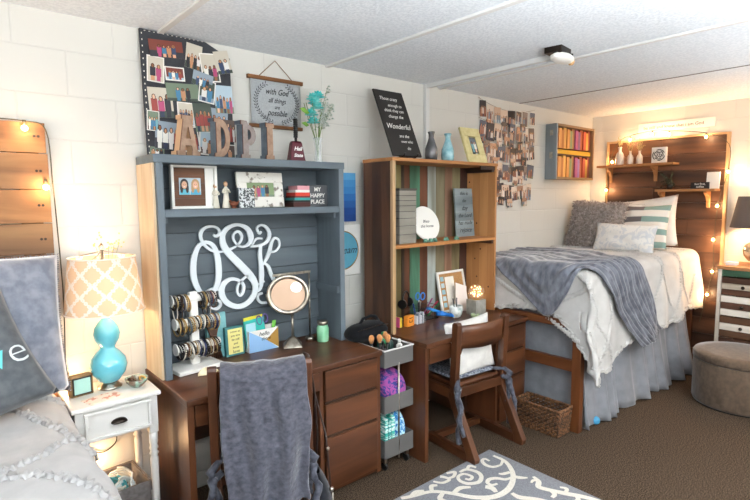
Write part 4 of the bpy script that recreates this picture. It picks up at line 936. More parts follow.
obj('base', MB().b2((-.055, -.05, 0), (.055, .05, .115), mat('concrete', '#a09c92', '#8f8b82', rough=.8, scale=30)), None, t, .003)
thin = mat('thin_glass', '#ffffff', rough=.03, alpha=.12)
obj('globe', MB().ball((0, 0, .17), .06, 28, thin), None, t)
obj('collar', MB().lathe([(.035, .115), (.035, .122)], 24, m=gold), None, t)
m = MB(); m2 = MB(); rg = random.Random(4); P_ = []
for i in range(24):
    v = Vector((rg.gauss(0, 1), rg.gauss(0, 1), rg.gauss(0, 1))).normalized()*(.02+.03*rg.random()); P_.append(Vector((0, 0, .172))+v); m2.ball(P_[-1], .0036, 6, bulbm)
m.tube(P_, .0008, 4, m=gold); obj('fairy_wire', m, None, t); obj('fairy_bulbs', m2, None, t)
# small objects
o = obj('sticky_notes', MB().b2((-.004, -.03, 0), (.0, .03, .07), paint('pink_note', '#d8518a', .8)).b2((0, -.03, 0), (.022, .03, .066), paint('yellow_note', '#e2c43a', .8)), origin=False); o.location = (2.345, -.255, ZD); o.rotation_euler = (0, 0, R(8)); tag(o, 'pink and yellow sticky note blocks at the front left of the right desk', 'sticky notes')
t = thing('note_holder', 'orange cat-faced memo holder at the front left of the right desk', 'memo holder', (2.43, -.29, ZD), R(10))
orr = paint('orange', '#e08a2c', .5)
obj('block', MB().b2((-.04, -.018, 0), (.04, .018, .075), orr), None, t, .005)
obj('face_mark', MB().tube([(-.018, -.0185, .045), (-.018, -.0185, .03), (.012, -.0185, .03), (.012, -.0185, .045)], .003, 6, m=ink).tube([(-.02, -.0185, .058), (.016, -.0185, .058)], .003, 6, m=ink), None, t)
t = thing('card_box', 'clear acrylic box of grey and white cards beside the orange memo holder', 'box', (2.535, -.285, ZD), R(5))
obj('box', MB().b2((-.045, -.02, 0), (.045, .02, .06), thin), None, t)
m = MB()
for i in range(6): m.b2((-.04+.013*i, -.016, .002), (-.031+.013*i, .016, .06+.01*(i % 3)), flat, c3(('#d8d8dc', '#7a7f88', '#b4b8c0')[i % 3]))
obj('cards', m, None, t)
bl = paint('royal_blue', '#1f74c8', .35)
scissors('scissors with bright blue handles standing by the desk organiser', (2.63, -.19, ZD+.03), (0, R(4), R(-20)), '#1f74c8', 1.1)
t = thing('desk_organizer', 'black wire mesh organiser on the right desk', 'organizer', (2.66, -.2, ZD))
m = MB()
for zz_ in (.004, .05, .095):
    m.tube([(-.1, -.06, zz_), (.1, -.06, zz_), (.1, .05, zz_), (-.1, .05, zz_)], .0022, 5, True, black)
for i in range(11): m.tube([(-.1+.02*i, -.06, .004), (-.1+.02*i, -.06, .095)], .001, 4, m=black); m.tube([(-.1+.02*i, .05, .004), (-.1+.02*i, .05, .095)], .001, 4, m=black)
obj('wire_mesh', m, None, t); obj('base', MB().b2((-.1, -.06, .0), (.1, .05, .003), black), None, t)
t = thing('headphones', 'black over-ear headphones hung on the back of the desk organiser', 'headphones', (2.555, -.13, ZD+.115), R(20))
obj('band', MB().tube([(.055*math.cos(PI*i/12), 0, .02+.07*math.sin(PI*i/12)) for i in range(13)], .006, 6, m=black), None, t)
for s_ in (-1, 1): obj('ear_cup', MB().cyl((s_*.055-.012, 0, .005), (s_*.055+.012, 0, .005), .032, m=black, seg=20), None, t)
PENS = [('#1f74c8', 'thick bright blue marker lying at the right of the organiser', (2.72, -.28, .8), (2.86, -.34, .775), .013), ('#2a8ad8', 'light blue marker lying across the desk organiser', (2.66, -.24, .845), (2.8, -.3, .79), .011), ('#c22f4c', 'red pen sticking out of the desk organiser', (2.70, -.2, .79), (2.83, -.19, .865), .005), ('#8a2f6a', 'magenta pen sticking out of the desk organiser', (2.68, -.19, .79), (2.80, -.16, .885), .005),
        ('#2f8a4c', 'green pen sticking out of the desk organiser', (2.69, -.22, .78), (2.79, -.24, .86), .005), ('#d8d8d8', 'silver pen upright in the desk organiser', (2.62, -.2, .77), (2.64, -.18, .895), .005), ('#1c3c7c', 'navy pen upright in the desk organiser', (2.58, -.21, .77), (2.56, -.2, .885), .006), ('#26262a', 'black marker upright in the desk organiser', (2.60, -.22, .77), (2.605, -.21, .89), .008), ('#b8455c', 'dark pink pen lying flat beside the organiser', (2.78, -.23, .768), (2.88, -.2, .768), .005)]
for c_, lb, a, b, r_ in PENS:
    t = thing('pen', lb, 'pen', a, 0, 'pens and markers around the desk organiser'); d_ = Vector(b)-Vector(a); pmt = paint('pen_'+c_, c_, .35)
    obj('barrel', MB().cyl((0, 0, 0), d_*.7, r_, m=pmt, seg=10), None, t); obj('cap', MB().cyl(d_*.7, d_, r_*1.12, r_*1.05, 10, pmt), None, t)
o = obj('ribbon_roll', MB().lathe([(.035, 0), (.035, .02), (.02, .02), (.02, 0)], 24, m=fabric('sage', '#a9b48c', '#7f9068', scale=30)), origin=False); o.location = (2.99, -.42, ZD); tag(o, 'sage green roll in front of the concrete globe base', 'ribbon')
o = obj('loose_papers', MB().box((0, 0, .004), (.2, .15, .006), m=paint('dark_paper', '#3a4250', .6)).box((.01, .0, .008), (.18, .12, .002), (0, 0, .2), paper), origin=False); o.location = (2.62, -.45, ZD-.001); 
bpy.data.objects.remove(o)

# ================================================================ WALL: PHOTO GARLANDS AND SHADOW BOX
rg = random.Random(21)
rows = [(3.52, 4.37, 2.475, 0), (3.53, 4.37, 2.31, 1), (3.60, 4.36, 2.14, 2), (3.70, 4.34, 1.965, 3), (3.73, 4.33, 1.79, 4)]
names = ['topmost', 'second', 'middle', 'fourth', 'lowest']
PAL = ['#a8806a', '#c8a890', '#6a5a50', '#8c7a70', '#2a2628', '#d8c0ac', '#5a6070', '#3a3438', '#c89878', '#e0d0c0']
for x0, x1, z, r_ in rows:
    DRESS[:] = ['#c8a890', '#8a5a48', '#5a4a52', '#d8c8bc', '#3a3034', '#a87058', '#7a8490', '#e0d4cc']; t = thing('photo_garland', 'string of small snapshots clipped to the wall, %s of the five rows' % names[r_], 'photo garland', (x0, -.001, z), 0, 'snapshot garlands on the wall')
    n = 8; L_ = x1-x0; sg = lambda u: -.06*4*u*(1-u)*(.6 if r_ else 1)-.02*u
    obj('string', MB().tube([(L_*i/16, -.002, sg(i/16)) for i in range(17)], .0015, 5, m=paint('jute', '#8a6a48', .9)), None, t)
    for i in range(n):
        u = (i+.5)/n; w = rg.choice([.085, .095, .11]); h = rg.uniform(.12, .155); zz_ = sg(u)-h/2+rg.uniform(-.015, .01); a = R(rg.uniform(-7, 7)); xx = L_*u+rg.uniform(-.01, .01)
        m = MB(); picture(m, w, h, TR((xx, -.006-.0022*(i % 3), zz_), (0, a, 0)), rg, None, rg.choice(PAL), '#e8e2d8' if rg.random() < .2 else None); obj('photo', m, None, t)
        if rg.random() < .45:
            w2 = .08; m = MB(); picture(m, w2, .075, TR((xx+rg.uniform(-.04, .04), -.013-.0022*(i % 2), zz_-h/2-.012), (0, -a, 0)), rg, None, rg.choice(PAL)); obj('photo', m, None, t)
t = thing('shadow_box', 'grey wooden wall box filled with upright coloured strips and a yellow band', 'wall art', (4.935, -.004, 1.81))
w, h, d = .74, .53, .12; gw = W['greyz']; m = MB()
obj('side_board', MB().b2((-w/2, -d, 0), (-w/2+.022, 0, h), W['greyz'], (2.0, 1.8, 1.65)), None, t, .002)
obj('side_board', MB().b2((w/2-.022, -d, 0), (w/2, 0, h), W['pinez'], .6), None, t, .002)
obj('top_board', MB().b2((-w/2+.023, -d, h-.022), (w/2-.023, 0, h), W['pinex'], .55), None, t, .002)
obj('bottom_board', MB().b2((-w/2+.023, -d, 0), (w/2-.023, 0, .022), W['pinex'], .6), None, t, .002)
obj('back_board', MB().b2((-w/2+.023, -.012, .023), (w/2-.023, -.002, h-.023), W['darkx']), None, t)
sc_ = ['#e09a5a', '#ecac68', '#d08850', '#f0bc6c', '#dc9c58', '#9cb488', '#c08a5c', '#d470ac', '#9a7ac0', '#ec845c', '#e06850', '#f0c05c', '#b05c50']
for z0, z1 in ((.025, .235), (.305, .505)):
    for i, c_ in enumerate(sc_):
        bw = (w-.05)/len(sc_); x = -w/2+.025+i*bw; hh = (z1-z0)-.012*((i*7) % 3)
        obj('coloured_strip', MB().b2((x+.001, -.085-.006*((i*5) % 3), z0), (x+bw-.001, -.013, z0+hh), W['tonez'], c3(c_)), None, t)
obj('yellow_band', MB().b2((-w/2+.024, -.095, .25), (w/2-.024, -.013, .29), W['tonex'], c3('#e0b02c')), None, t)
obj('middle_rail', MB().b2((-w/2+.024, -.09, .238), (w/2-.024, -.013, .249), W['darkx']), None, t)
obj('latch', MB().b2((-w/2-.006, -.08, .2), (-w/2, -.05, .26), nickel).b2((-w/2-.006, -.08, .42), (-w/2, -.05, .47), nickel), None, t)
# ================================================================ RIGHT BED
BX0, BX1, BY0, BY1 = 3.30, 5.38, -1.07, -.05
bed = thing('bed', 'raised wooden bed on the right with low footboard and rails', 'bed', (4.34, -.56, 0))
def bl_(a, b, m_, name, lbl=None): return obj(name, MB().b2((a[0]-4.34, a[1]+.56, a[2]), (b[0]-4.34, b[1]+.56, b[2]), m_), None, bed, .004)
bl_((3.28, -1.095, 0), (3.335, -1.03, .79), W['bedwz'], 'post'); bl_((3.28, -.07, 0), (3.335, -.01, .79), W['bedwz'], 'post')
bl_((5.36, -1.095, 0), (5.41, -1.03, .95), W['bedwz'], 'post'); bl_((5.36, -.07, 0), (5.41, -.01, .95), W['bedwz'], 'post')
bl_((3.285, -1.03, .425), (3.325, -.07, .505), W['bedwy'], 'foot_rail')
m = MB().grid(lambda u, v: Vector((3.305-4.34, -1.03+.96*u+.56, .735+.055*v-.0*u)), 10, 1, W['bedwy'])
bl_((3.285, -1.03, .73), (3.325, -.07, .785), W['bedwy'], 'foot_rail')
bl_((3.335, -1.085, .7), (5.36, -1.055, .80), W['bedwx'], 'side_rail'); bl_((3.335, -.045, .7), (5.36, -.015, .80), W['bedwx'], 'side_rail')
m_ = MB()
for i in range(10): m_.b2((3.42+i*.2-4.34, -1.05+.56, .76), (3.5+i*.2-4.34, -.05+.56, .775), W['pinex'])
obj('slats', m_, None, bed)
mt = obj('mattress', MB().b2((BX0+.035, BY0+.03, .80), (BX1-.04, BY1, 1.05), fabric('mattress_blue', '#8a9aa8', scale=30)), bevel=.03, seg=3); tag(mt, 'mattress under the pale ruffled comforter of the right bed', 'mattress')

# drape helper: (s, t) runs over the bed and down its foot end (s < 0) and open side (t > W)
class Drape:
    def __init__(S, x0, y0, wid, top, r=.07, flare=.09, seed=0, puff=.02, sx=1, crown=0, length=2.05):
        S.x0, S.y0, S.w, S.top, S.r, S.fl, S.seed, S.puff, S.sx, S.crown, S.len = x0, y0, wid, top, r, flare, seed, puff, sx, crown, length
    def edge(S, e):
        # arc length e past the edge start -> (horizontal, drop), rounded with radius r
        r = S.r; q = r*PI/2
        if e <= 0: return 0, 0
        if e < q: a = e/r; return r*math.sin(a), r*(1-math.cos(a))
        return r, r+(e-q)
    def base(S, s, t):
        hx_, dx = S.edge(-s+S.r) if s < S.r else (0, 0)
        hy_, dy = S.edge(t-S.w+S.r) if t > S.w-S.r else (0, 0)
        x = max(s, S.r)-hx_ if s < S.r else s
        y = min(t, S.w-S.r)+hy_
        d = (dx**7+dy**7)**(1/7)
        mn = min(dx, dy)
        x -= S.fl*min(.3, dx)*.5+mn*.12; y += S.fl*min(.5, dy)*.5+mn*.12
        return x, y, d
    def P(S, s, t, off=0):
        x, y, d = S.base(s, t)
        nz = noise.noise(Vector((s*3.1+S.seed, t*3.1, S.seed)))*1.0+noise.noise(Vector((s*7+S.seed, t*7, 3)))*.5
        fold = 0
        k_ = min(1, max(0, d-.03)/.25)
        fy = .022*k_*math.sin(s*14+1.5*math.sin(s*5)+S.seed)*(1 if t > S.w else 0)
        fx = .016*k_*math.sin(t*15+2*math.sin(t*4))*(1 if s < 0 else 0)
        p = Vector((S.x0+S.sx*(x-fx), S.y0-y-fy, S.top-d+S.crown*math.sin(PI*min(1, max(0, t/S.w)))))
        n = S.N(s, t)
        return p+n*(S.puff*nz+off)
    def N(S, s, t):
        a = Vector(S.base(s+.01, t)); b = Vector(S.base(s-.01, t)); c = Vector(S.base(s, t+.01)); e = Vector(S.base(s, t-.01))
        du = a-b; dv = c-e; du = Vector((S.sx*du.x, -du.y, -du.z)); dv = Vector((S.sx*dv.x, -dv.y, -dv.z))
        n = du.cross(dv); n = n.normalized() if n.length > 1e-9 else Vector((0, 0, 1))
        if n.z < -.1 or (abs(n.z) <= .35 and (n.x*S.sx > 0.3 or n.y > .3)): n = -n
        return n
def ruffle(D, path, mm, mb, h=.022, w=.02, f=95, off=.012, step=.009, wb=.009):
    P_ = smooth_path([(a, b, 0) for a, b in path], 8); L = 0; last = None; rows = []
    pts = []
    for i in range(len(P_)-1):
        a = Vector(P_[i][:2]); b = Vector(P_[i+1][:2]); n = max(1, int((b-a).length/step))
        for k_ in range(n): pts.append(a.lerp(b, k_/n))
    for i, q in enumerate(pts):
        a = pts[max(0, i-1)]; b = pts[min(len(pts)-1, i+1)]; d = (b-a); d = d.normalized() if d.length > 0 else Vector((1, 0)); nn = Vector((-d.y, d.x))
        if last is not None: L += (q-last).length
        last = q; ph = L*f+1.5*math.sin(L*23)
        row = []
        for j, (ww, hh) in enumerate(((-w, 0), (-w*.4, h*.55), (0, h*.35), (w*.4, h*.6), (w, 0))):
            wob = math.sin(ph+j*1.7)*wb*(1 if j in (1, 3, 0, 4) else .3)
            s_, t_ = q+nn*(ww+wob); row.append(mb.bm.verts.new(D.P(s_, t_, off+hh+.006*math.sin(ph*1.3+j*2.2)*(j not in (2,)))))
        rows.append(row)
    for a, b in zip(rows, rows[1:]):
        for j in range(4): mb.face([a[j], a[j+1], b[j+1], b[j]], mm, None, True)
D = Drape(3.325, -.04, 1.065, 1.125, seed=4, puff=.016, flare=.17)
comf = fabric('comforter_fabric', '#c6c4c1', '#b8b6b3', scale=9, bump=.006, sheen=.3)
def hemf(u):      # side hem length along s
    return .52
def dropside(s):
    s_ = max(0, s); 
    return .59-.08*min(1, s_/1.2) + .03*math.sin(s*6)+(.075*math.exp(-((s_-.14)/.32)**2))
def dropfoot(t):
    return .30+.02*math.sin(t*7)+.28/(1+math.exp(-(t-1.03)*20))
def cf_(u, v, off=0):
    t = -.0+v*(D.w+1); 
    # v in 0..1 maps to t 0..w+drop ; u maps to s -drop..length
    s0 = -dropfoot(min(v*1.71, D.w+.2)); s = s0+u*(2.10-s0)
    t = v*(D.w+dropside(s))
    return D.P(s, t, off)
m = MB(); m.open = True; m.grid(cf_, 150, 96, comf)
o = obj('comforter', m, origin=False, solid=.02)
rfm = MB(); rfm.open = True
for k_ in range(-3, 10):        # diagonal lattice of gathered ruffles
    a = []; b = []
    for i in range(28):
        t_ = i/27*(D.w+.62); s1 = -.25+k_*.42+t_*.55; s2 = .1+k_*.42-t_*.5+.4
        for lst, s_ in ((a, s1), (b, s2)):
            if -dropfoot(t_)+.03 < s_ < 2.0 and t_ < D.w+dropside(s_)-.02 and not (s_ < 0 and t_ > D.w and (-s_) > .45): lst.append((s_, t_))
    for lst in (a, b):
        if len(lst) > 3: ruffle(D, lst, comf, rfm, h=.02, w=.015, f=230, step=.007, wb=.006)
hem = []
for i in range(90):
    v = i/89; p_s = -dropfoot(min(v*1.71, D.w+.2)); hem.append((p_s+.015, v*(D.w+dropside(p_s))))
ruffle(D, hem, comf, rfm, h=.01, w=.016)
hem = [(s_, D.w+dropside(s_)-.01) for s_ in [-dropfoot(2)+.02+i*.05 for i in range(54)] if s_ < 2.04]
ruffle(D, hem, comf, rfm, h=.01, w=.016)
tag(o, 'pale ruffled comforter spread over the right bed', 'comforter')
obj('ruffles', rfm, None, o)

# throw blanket lying diagonally over the foot end
thr = fabric('blue_grey_throw', '#7c7f88', '#575a64', scale=14, bump=.004, sheen=.7, stretch=(1, 2, 1))
lo = [(-.04, .0), (.02, .25), (-.10, .50), (-.30, .78), (-.16, .92), (.06, 1.02), (.18, 1.14), (.30, 1.28), (.5, 1.5), (.68, 1.66)]
up = [(.9, .0), (.95, .25), (1.0, .45), (.98, .62), (.9, .78), (.8, .92), (.76, 1.06), (.84, 1.25), (.98, 1.47), (1.12, 1.60)]
los = smooth_path([(a, b, 0) for a, b in lo], 8); ups = smooth_path([(a, b, 0) for a, b in up], 8)
def tf(u, v):
    i = v*(len(los)-1); k0 = min(len(los)-2, int(i)); fr = i-k0
    a = Vector(los[k0][:2]).lerp(Vector(los[k0+1][:2]), fr); b = Vector(ups[k0][:2]).lerp(Vector(ups[k0+1][:2]), fr)
    q = a.lerp(b, u)
    w_ = math.sin(u*38+4*math.sin(v*3)+2*noise.noise(Vector((u*3, v*3, 7))))
    rip = .009*w_*(.6+.5*noise.noise(Vector((u*5, v*4, 1))))+.006*math.sin(u*71+v*9)
    return D.P(q.x, q.y, .034+rip+.012*v)
m = MB(); m.open = True; m.grid(tf, 110, 130, thr); o = obj('throw_blanket', m, origin=False, solid=.01)
tag(o, 'blue-grey plush throw lying diagonally over the foot of the right bed', 'blanket')

# bed skirt: pleated cloth on the open side and inside the footboard
sk = mat('skirt_cloth', '#86888e', '#7a7c82', rough=.95, scale=12, sheen=.3, spec=.2, bump=.001)
def skf(u, v):
    L_ = u*3.0
    if L_ < .96: p = Vector((3.40, -.08-L_*.97, 0)); n = Vector((-1, 0, 0)); w_ = .2
    elif L_ < 1.0: p = Vector((3.395, -.08-.965, 0)); n = Vector((-.7, -.7, 0)); w_ = .6
    else: p = Vector((3.365+(L_-1.0)*.985, -1.045, 0)); n = Vector((0, -1, 0)); w_ = 1
    z = .80-.79*v
    pl = (math.sin(L_*20+1.2*math.sin(L_*7))*.5+math.sin(L_*47+2*math.sin(L_*9))*.25)
    q = p+n*((.07 if w_ == 1 else .03)*v*v*w_+pl*.062*(.15+.85*v)*w_)
    if w_ == 1: q.y -= .10*v*max(0, (u-.45))*1.1
    q.z = z+.0*pl; return q
m = MB(); m.open = True; m.grid(skf, 320, 14, sk); o = obj('bed_skirt', m, origin=False, solid=.004)
tag(o, 'pleated blue-grey bed skirt hanging to the floor around the right bed', 'bed skirt')

# pillows
ZP = 1.135
def euler_for(yaw, lean): return (R(-lean), 0, R(yaw))
FX = -90     # the pillows face -x, towards the foot of the bed
cot = fabric('warm_white_cotton', '#ece8e2', '#e2ddd6', scale=14, bump=.004)
place_pillow('bed_pillow', 'white pillow at the back right, leaning on the plank headboard, pointed corner up', 'pillow', pillow_mb(.72, .50, .16, cot, rnd=1), (5.30, -.61, ZP+.235), (R(-14), R(-7), R(FX)))
place_pillow('bed_pillow', 'white pillow at the back left against the wall, behind the shaggy grey one', 'pillow', pillow_mb(.66, .48, .15, cot, rnd=2), (5.22, -.33, ZP+.21), (R(-16), R(2), R(FX)))
stp = bpy.data.materials.new('stripe_print'); stp.use_nodes = True
def stripes():
    m_ = stp; n = m_.node_tree.nodes; l = m_.node_tree.links; b = n['Principled BSDF']; tc = n.new('ShaderNodeTexCoord'); sp = n.new('ShaderNodeSeparateXYZ'); l.new(tc.outputs['Object'], sp.inputs[0])
    ad = n.new('ShaderNodeMath'); ad.operation = 'MULTIPLY_ADD'; ad.inputs[1].default_value = 8.4; ad.inputs[2].default_value = .22; l.new(sp.outputs['Z'], ad.inputs[0])
    fr = n.new('ShaderNodeMath'); fr.operation = 'FRACT'; l.new(ad.outputs[0], fr.inputs[0]); gt = n.new('ShaderNodeMath'); gt.operation = 'GREATER_THAN'; gt.inputs[1].default_value = .55; l.new(fr.outputs[0], gt.inputs[0])
    g2 = n.new('ShaderNodeMath'); g2.operation = 'GREATER_THAN'; g2.inputs[1].default_value = .0; l.new(sp.outputs['X'], g2.inputs[0])
    mc = n.new('ShaderNodeMix'); mc.data_type = 'RGBA'; mc.inputs[6].default_value = hx('#6f6a6c'); mc.inputs[7].default_value = hx('#86a39c'); l.new(g2.outputs[0], mc.inputs[0])
    mx = n.new('ShaderNodeMix'); mx.data_type = 'RGBA'; mx.inputs[6].default_value = hx('#e8e2da'); l.new(mc.outputs[2], mx.inputs[7]); l.new(gt.outputs[0], mx.inputs[0]); l.new(mx.outputs[2], b.inputs['Base Color']); b.inputs['Roughness'].default_value = .9
stripes()
place_pillow('throw_pillow', 'white pillow with grey and sea-green stripes on the right bed', 'pillow', pillow_mb(.46, .44, .13, stp, rnd=5), (5.09, -.735, ZP+.21), (R(-18), R(-2), R(FX)))
lum = mat('damask_print', '#e2e0dc', '#cfd1d4', rough=.9, scale=16, contrast=(.5, .54), detail=3, dist=1.5)
place_pillow('throw_pillow', 'small oblong white damask pillow at the front of the right bed', 'pillow', pillow_mb(.56, .27, .12, lum, rnd=6, pinch=.05), (4.82, -.68, ZP+.12), (R(-16), R(1), R(FX)))
# shaggy pillow with real tufts
sh = mat('shaggy_grey', '#c2b7b0', '#978c86', rough=.95, scale=40, spec=.2)
mb = pillow_mb(.54, .47, .19, sh, 24, rnd=8); rs = random.Random(8)
fs = [(f_.calc_center_median(), f_.normal.copy(), f_.calc_area()) for f_ in mb.bm.faces]
bmesh.ops.recalc_face_normals(mb.bm, faces=mb.bm.faces); fs = [(f_.calc_center_median(), f_.normal.copy()) for f_ in mb.bm.faces]
for c_, n_ in fs:
    for _ in range(5):
        d_ = (n_+Vector((rs.gauss(0, .5), rs.gauss(0, .5), rs.gauss(0, .5)-.2))).normalized(); s_ = d_.orthogonal().normalized(); p = c_+Vector((rs.gauss(0, .008), rs.gauss(0, .004), rs.gauss(0, .008)))
        L_ = rs.uniform(.02, .038); mid = p+d_*L_*.6+Vector((rs.gauss(0, .006), 0, rs.gauss(0, .006)))
        v0, v1, v2, v3, v4 = (mb.bm.verts.new(q) for q in (p-s_*.004, p+s_*.004, mid+s_*.0045, mid-s_*.0045, p+d_*L_-Vector((0, 0, .008))))
        tt = rs.uniform(.75, 1.3); mb.face([v0, v1, v2, v3], sh, tt); mb.face([v3, v2, v4], sh, tt)
mb.open = True
place_pillow('throw_pillow', 'shaggy grey square pillow on the right bed beside the wall', 'pillow', mb, (4.98, -.33, ZP+.225), (R(-16), R(2), R(FX)))

# ================================================================ PLANK HEADBOARD WITH SHELVES
hb = thing('plank_headboard', 'tall stained plank headboard with pale trim on the end wall behind the right bed', 'headboard', (5.46, -.745, .03))
m = MB(); rr2 = random.Random(6); hh = 2.16; n = 14; ph = hh/n
for i in range(n):
    z = i*ph; x_ = 0; cuts = sorted([-.53, .53, rr2.uniform(-.3, .3)])
    for a, b in zip(cuts, cuts[1:]): m.b2((-.0, a+.001, z+.0015), (.035, b-.001, z+ph-.0015), W['hby'], rr2.uniform(.62, 1.25))
obj('planks', m, None, hb, .001)
for a, b, nm in (((-.012, -.555, 0), (.036, -.532, hh+.02), 'trim_board'), ((-.012, .532, 0), (.036, .555, hh+.02), 'trim_board'), ((-.012, -.532, hh), (.036, .532, hh+.02), 'trim_board')): obj(nm, MB().b2(a, b, W['pinez' if b[1]-a[1] < .1 else 'piney']), None, hb, .002)
def wallshelf(label, y0, y1, z, br_):
    t = thing('wall_shelf', label, 'shelf', (5.447, (y0+y1)/2, z), 0, 'small shelves on the headboard')
    w = (y1-y0)/2
    obj('board', MB().b2((-.15, -w, 0), (-.001, w, .022), W['piney'], (.8, .6, .42)), None, t, .002)
    for b_ in br_:
        m = MB(); m.prism([(-.013, -.15), (-.013, 0), (-.13, 0), (-.125, -.02), (-.07, -.045), (-.04, -.09), (-.032, -.15)], b_-.014, b_+.014, 'xz', W['pinez'], (.85, .62, .42)); obj('bracket', m, None, t, .001)
    return z+.022
z1 = wallshelf('upper small shelf on the plank headboard holding white bottles', -.90, -.16, 1.935, (-.17, .27)); z2 = wallshelf('lower small shelf on the plank headboard holding a white card', -1.25, -.745, 1.68, (-.17, .22))
wb = mat('white_bottle', '#e6ddd2', '#d8cec2', rough=.3, scale=10)
def sprig(t, h, n, mm, spread, seed):
    r_ = random.Random(seed); m = MB(); m.open = True
    for i in range(n):
        e = Vector((r_.uniform(-1, 1)*spread, r_.uniform(-1, 1)*spread, h+r_.uniform(.05, .13))); m.tube([(0, 0, h*.6), (e.x*.3, e.y*.3, h), e], .0014, 4, m=mm)
        for j in range(8):
            p = Vector((0, 0, h)).lerp(e, .3+.7*j/8); m.ball(p+Vector((r_.gauss(0, .008), r_.gauss(0, .008), 0)), .004, 5, mm)
    obj('sprigs', m, None, t)
for i, (y, h, lb) in enumerate(((-.37, .18, 'tallest white bottle with sprigs on the headboard shelf'), (-.475, .135, 'middle white bottle with sprigs on the headboard shelf'), (-.565, .13, 'rightmost white bottle with sprigs on the headboard shelf'))):
    t = thing('bottle_vase', lb, 'vase', (5.36, y, z1+.0004), 0, 'bottle vases on the headboard shelf'); k_ = h/.15
    obj('bottle', MB().lathe([(.028, 0), (.033, .004), (.033, .07*k_), (.026, .095*k_), (.012, .115*k_), (.012, .142*k_), (.016, .15*k_)], 20, m=wb, sx=(1.25 if i == 0 else .9), sy=(1.25 if i == 0 else .9)), None, t); sprig(t, h, (5, 6, 5)[i], mat('dry_sprig', '#a89a6a', rough=.8), .05, i)
t = thing('flower_block', 'white square block with a dark rose drawing on the upper headboard shelf', 'decoration', (5.36, -.75, z1+.0004), R(-90))
obj('block', MB().b2((-.065, -.02, 0), (.065, .02, .15), white), None, t, .002)
m = MB(); rr3 = random.Random(3)
for k_ in range(4):
    r0 = .012+.013*k_
    for j in range(3):
        a0 = j*2.1+k_*.8; pts = [(r0*math.cos(a0+q*.24)*1.05, .075+r0*math.sin(a0+q*.24), (.004 if 0 < q < 7 else .001)) for q in range(8)]; m.ribbon(pts, -.0212, -.0202, m=ink, sub=2)
obj('rose_drawing', m, None, t)
t = thing('letter_sign', 'small black block sign with white lettering on the lower headboard shelf', 'sign', (5.345, -1.12, z2+.0004), R(-90))
obj('board', MB().b2((-.078, -.012, 0), (.07, .012, .06), ink), None, t, .001); m = MB(); text(m, 'but first,', .026, (0, -.0126, .043), m=white); text(m, 'coffee', .026, (0, -.0126, .018), m=white); obj('lettering', m, None, t)
o = obj('greeting_card', MB().box((0, 0, .075), (.105, .012, .15), m=paint('card_white', '#efe8dc', .7)), origin=False, bevel=.001); o.location = (5.37, -1.21, z2+.0004); o.rotation_euler = (R(-6), 0, R(-90)); tag(o, 'plain white card standing at the right end of the lower headboard shelf', 'card')
t = thing('trailing_plant', 'dark leafy trailing plant at the left end of the lower headboard shelf', 'plant', (5.37, -.85, z2+.0004))
obj('pot', MB().lathe([(.022, 0), (.03, .045), (.028, .045), (.02, .004)], 18, m=black), None, t)
m = MB(); m.open = True; pl = mat('dark_leaf', '#4a4a30', '#2c3020', rough=.6)
for i in range(16):
    e = Vector((rr3.uniform(-.05, .04), rr3.uniform(-.11, .11), rr3.uniform(-.02, .17))); m.tube([(0, 0, .04), (e.x*.5, e.y*.5, .1), e], .0012, 4, m=pl)
    for j in range(4): m.ball(Vector((0, 0, .09)).lerp(e, .3+.23*j), .011, 5, pl, sc=(1, 1, .3), rot=(rr3.random()*3, rr3.random()*3, 0))
obj('leaves', m, None, t)
t = thing('long_sign', 'long narrow white sign with small dark writing above the plank headboard', 'sign', (5.498, -.83, 2.275), R(-90))
obj('board', MB().b2((-.34, -.014, 0), (.34, 0, .085), white), None, t, .002)
m = MB(); text(m, 'be still and know that i am God', .042, (-.02, -.0146, .04), m=paint('sign_ink', '#6a5c4c', .7)); obj('lettering', m, None, t)

# ================================================================ STRING LIGHTS
def string_lights(label, pts, bulbs, power, extra=None, low=1):
    t = thing('string_lights', label, 'string lights', (0, 0, 0)); p0 = Vector(pts[0]); t.location = p0
    obj('cord', MB().tube([Vector(a)-p0 for a in [q for q in smooth_path([tuple(p) for p in pts], 5)]], .0028, 6, m=wire), None, t)
    for b in bulbs:
        c_ = Vector(b)-p0
        s_ = obj('socket', MB().cyl(c_+Vector((0, 0, .012)), c_+Vector((0, 0, .034)), .007, m=wire, seg=10), None, t)
        obj('bulb', MB().ball(c_, .014, 12, bulbm), None, s_)
        L_ = bpy.data.lights.new('bulb_light', 'POINT'); L_.energy = power*(low if b[2] < .6 else 1); L_.color = (1, .62, .32); L_.shadow_soft_size = .02
        lo_ = bpy.data.objects.new('bulb_light', L_); COL.objects.link(lo_); lo_.parent = s_; lo_.location = c_+Vector(extra or (0, -.03, 0))
hx0 = 5.425
bR = [(hx0, -.265, 1.995), (hx0, -.212, 1.705), (hx0, -.44, 2.21), (hx0, -.649, 2.245), (hx0, -.804, 2.23), (hx0, -1.12, 2.175), (hx0, -1.31, 1.85), (hx0, -1.24, 1.545), (hx0, -1.224, 1.235), (hx0, -1.23, .94), (hx0, -1.20, .72)]
string_lights('warm string lights looped around the edge of the plank headboard', [(hx0, -.21, 1.5), (hx0, -.21, 1.74), (hx0, -.25, 2.03), (hx0, -.35, 2.22), (hx0, -.649, 2.28), (hx0, -.804, 2.265), (hx0, -1.12, 2.21), (hx0, -1.30, 2.1), (hx0, -1.31, 1.88), (hx0, -1.25, 1.58), (hx0, -1.23, 1.27), (hx0, -1.235, .97), (hx0, -1.20, .75), (hx0, -1.15, .45)], bR, 1.5, (-.035, 0, 0))

